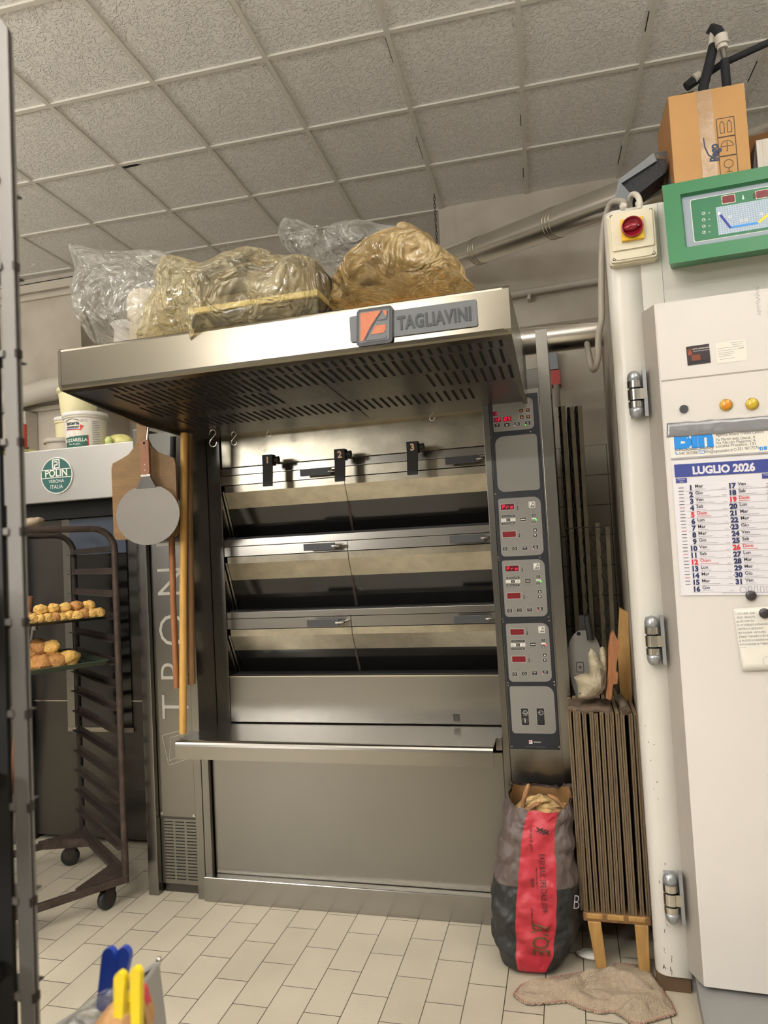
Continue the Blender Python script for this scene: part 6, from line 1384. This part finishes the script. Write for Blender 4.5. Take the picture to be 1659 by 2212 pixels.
for nm, ol, yc, T, c, lb in (('oven_cloth', [(1240, 1462), (1255, 1456), (1268, 1454), (1275, 1458), (1271, 1430), (1270, 1410), (1276, 1399), (1288, 1410), (1302, 1436), (1310, 1458), (1309, 1478), (1300, 1497), (1284, 1506), (1262, 1510), (1250, 1508), (1248, 1485)], 2.80, .045, (1285, 1470), 'beige terry oven cloth folded upright on the boards'), ('oven_cloth', [(1297, 1440), (1292, 1415), (1295, 1400), (1302, 1396), (1309, 1405), (1312, 1440), (1313, 1480), (1307, 1495), (1304, 1460)], 2.83, .035, (1305, 1440), 'narrow beige cloth fold rising just right of the larger folded cloth')):
    pillow(nm, ol, yc, T, 'cloth', c, .012, 16, yc, 60, 14, False, label=lb, cat='cloth', radial=.006)
m = MB(); fp_ = [U(x, y, 'y', 2.762) for x, y in ((1250, 1499), (1262, 1494), (1285, 1492), (1299, 1484), (1303, 1464), (1299, 1448), (1296, 1442))]  # dark tubes paint the shade inside the cloth's fold
m.tube(fp_, [.0015, .004, .005, .005, .005, .004, .001], 'clothd', 8); m.tube([U(x, y, 'y', 2.765) for x, y in ((1250, 1508), (1270, 1509), (1292, 1503), (1306, 1484), (1309, 1462))], .003, 'clothd', 8)
tag(m.build('cloth_crease_shade'), 'shade painted as a hem line running along the beige oven cloth', 'crease')

# ================================================================ foreground, left: steel rack upright
fgr = thing('steel_rack', 'tall grey steel rack upright very near at the left edge', 'rack', (-.56, .56, 0))
YP = .55
a = U(20, 600, 'y', YP)
def fgx(px, py, y=YP): return U(px, py, 'y', y)
tz = fgx(22, 40).z
m = MB(); xl, xr = fgx(5, 600).x, fgx(33.5, 600).x
m.prism([(xl, 0), (xr, 0), (xr, tz - .010), (xl, tz + .012)], -.002, .002, 'postm', Matrix(((1, 0, 0, 0), (0, 0, -1, YP), (0, 1, 0, 0), (0, 0, 0, 1))))
m.box(xr - .002, xr, YP, YP + .004, 0, tz - .011, 'postm'); m.box(xl, xl + .002, YP - .0, YP + .02, 0, tz, 'postm'); m.build('upright', fgr)
m = MB()
m.box(xl - .09, xl - .065, YP + .02, YP + .028, 0, tz, 'postm'); m.box(xl - .30, xl - .004, YP - .005, YP + .0, .05, 1.95, 'blackm'); m.build('upright', fgr)  # second post, plus a black sheet painting in the rack's dark inside
for k in range(23):
    z = .10 + k * .085
    m = MB(); m.box(xl - .10, xl + .002, YP - .004, YP - .001, z, z + .006, 'postm'); m.box(xl - .10, xl - .001, YP - .001, YP + .03, z + .0, z + .0015, 'dsteel'); m.build('runner', fgr)
    if z < 1.9:
        m = MB(); m.box(xr - .0015, xr + .0012, YP - .0025, YP + .005, z - .002, z + .006, 'rustd'); m.box(xl - .0012, xl + .001, YP - .0025, YP + .005, z - .002, z + .006, 'rustd'); m.build('notch', fgr)
for k in range(6):
    z = .70 + k * .17
    tag(MB().box(xl - .40, xl - .012, YP - .30, YP - .006, z + .012, z + .03, 'tray').build('rack_tray', bevel=.003), 'dark baking tray edge in the near rack at the left border', 'tray', 'trays in the near rack')
# near container with clipped bags, on a steel table just below the frame
tb_ = thing('steel_table', 'low steel table under the grey container, mostly outside the frame', 'table', (-.62, .62, 0))
m = MB(); m.box(-.95, -.42, .40, .80, .86, .88, 'steel'); m.build('tabletop', tb_, bevel=.003)
for x in (-.93, -.46):
    for y in (.42, .77): m = MB(); m.box(x, x + .025, y, y + .025, 0, .86, 'steelv'); m.build('leg', tb_)
ZR = 1.10
cr = U(343, 2080, 'z', ZR); lf = U(131, 2212, 'z', ZR); r1 = U(300, 2140, 'z', ZR); 
dl = (lf - cr).normalized(); 
dr_ = Vector((dl.y, -dl.x, 0)); dr_ = dr_ if dr_.y < 0 else -dr_
W1, W2 = .30, .20
P = [cr, cr + dl * W1, cr + dl * W1 + (r1 - cr).normalized() * W2, cr + (r1 - cr).normalized() * W2]
Bt = [Vector((p.x, p.y, .881)) + (sum(P, Vector()) / 4 - p) * -.10 for p in P]
for b_ in Bt: b_.z = .881
bn = thing('grey_container', 'grey metal container holding clipped bags at the bottom left corner', 'container', tuple(sum(Bt, Vector()) / 4))
m = MB()
for i in range(4):
    j = (i + 1) % 4; m.add([P[i], P[j], Bt[j], Bt[i]], [(0, 1, 2, 3)], 'binm')
m.add(Bt, [(0, 1, 2, 3)], 'binm'); m.build('shell', bn, solid=.0015)
m = MB(); m.tube(P + [P[0]], .0032, 'binm', 10); m.build('rim', bn)
MB(Matrix.Translation(cr + Vector((0, 0, .003)))).lathe([(0, -.004), (.003, -.004), (.004, 0), (.003, .003), (0, .004)], 'bright', 12).build('rivet', bn)
cen = sum(P, Vector()) / 4
def crump(name, lab, cat, pxo, y, T, mt, c, amp=.008, seed=0):
    return pillow(name, pxo, y, T, mt, c, amp, 22, seed, 60, 14, False, label=lab, cat=cat, radial=.004)
crump('paper_bag', 'crumpled brown paper bag folded shut by the yellow clip', 'bag', [(205, 2212), (218, 2196), (245, 2170), (262, 2152), (285, 2168), (300, 2156), (309, 2180), (312, 2212), (314, 2290), (180, 2290)], .56, .022, 'kraft', (265, 2225), .008, 3)
crump('film_bag', 'whitish plastic film bag at the left inside the grey container', 'bag', [(135, 2212), (180, 2170), (230, 2145), (262, 2125), (245, 2180), (220, 2212), (200, 2300), (110, 2300)], .60, .02, 'film', (200, 2205), .008, 5)
def clip(name, lab, lobes, y, mt, th=.006):
    t0 = U(*lobes[0][0], 'y', y); t = thing(name, lab, 'clip', (t0.x, y, t0.z - .03))
    for q, l in enumerate(lobes):
        m = MB(); pts = [U(px, py, 'y', y) for px, py in l[:2]]; r = l[2] * y / FPX
        d = (pts[1] - pts[0]); ax = d.normalized(); n = Vector((ax.z, 0, -ax.x))
        pl = []
        for k in range(13): an = PI * k / 12; pl.append(pts[0] + n * r * math.cos(an) - ax * r * math.sin(an) * 1.2)
        pl.append(pts[1] - n * r * .75); pl.append(pts[1] + n * r * .75)
        m.prism([(p.x, p.z) for p in pl], -th / 2, th / 2, mt, Matrix(((1, 0, 0, 0), (0, 0, -1, y + .004 * q), (0, 1, 0, 0), (0, 0, 0, 1)))); m.build('lever', t, bevel=.0022, seg=3)
    return t
clip('bag_clip', 'blue plastic bag clip, rear one at the grey container', [((238, 2066), (222, 2180), 19), ((264, 2068), (243, 2178), 18)], .62, 'clipb')
ty = clip('bag_clip', 'yellow plastic bag clip gripping the brown paper bag', [((262, 2114), (259, 2195), 15), ((289, 2110), (291, 2260), 15)], .52, 'clipy')
c = U(271, 2158, 'y', .53); m = MB(Matrix.Translation(c) @ Matrix.Rotation(PI / 2, 4, 'X')); m.lathe([(.0015, -.004), (.004, -.004), (.004, .004), (.0015, .004)], 'clipy', 16); m.box(-.006, .007, -.010, .0, -.003, .003, 'clipy'); m.build('hinge', ty)
clip('bag_clip', 'small red clip beside the yellow clip', [((309, 2138), (318, 2170), 9)], .57, 'clipr', .006)
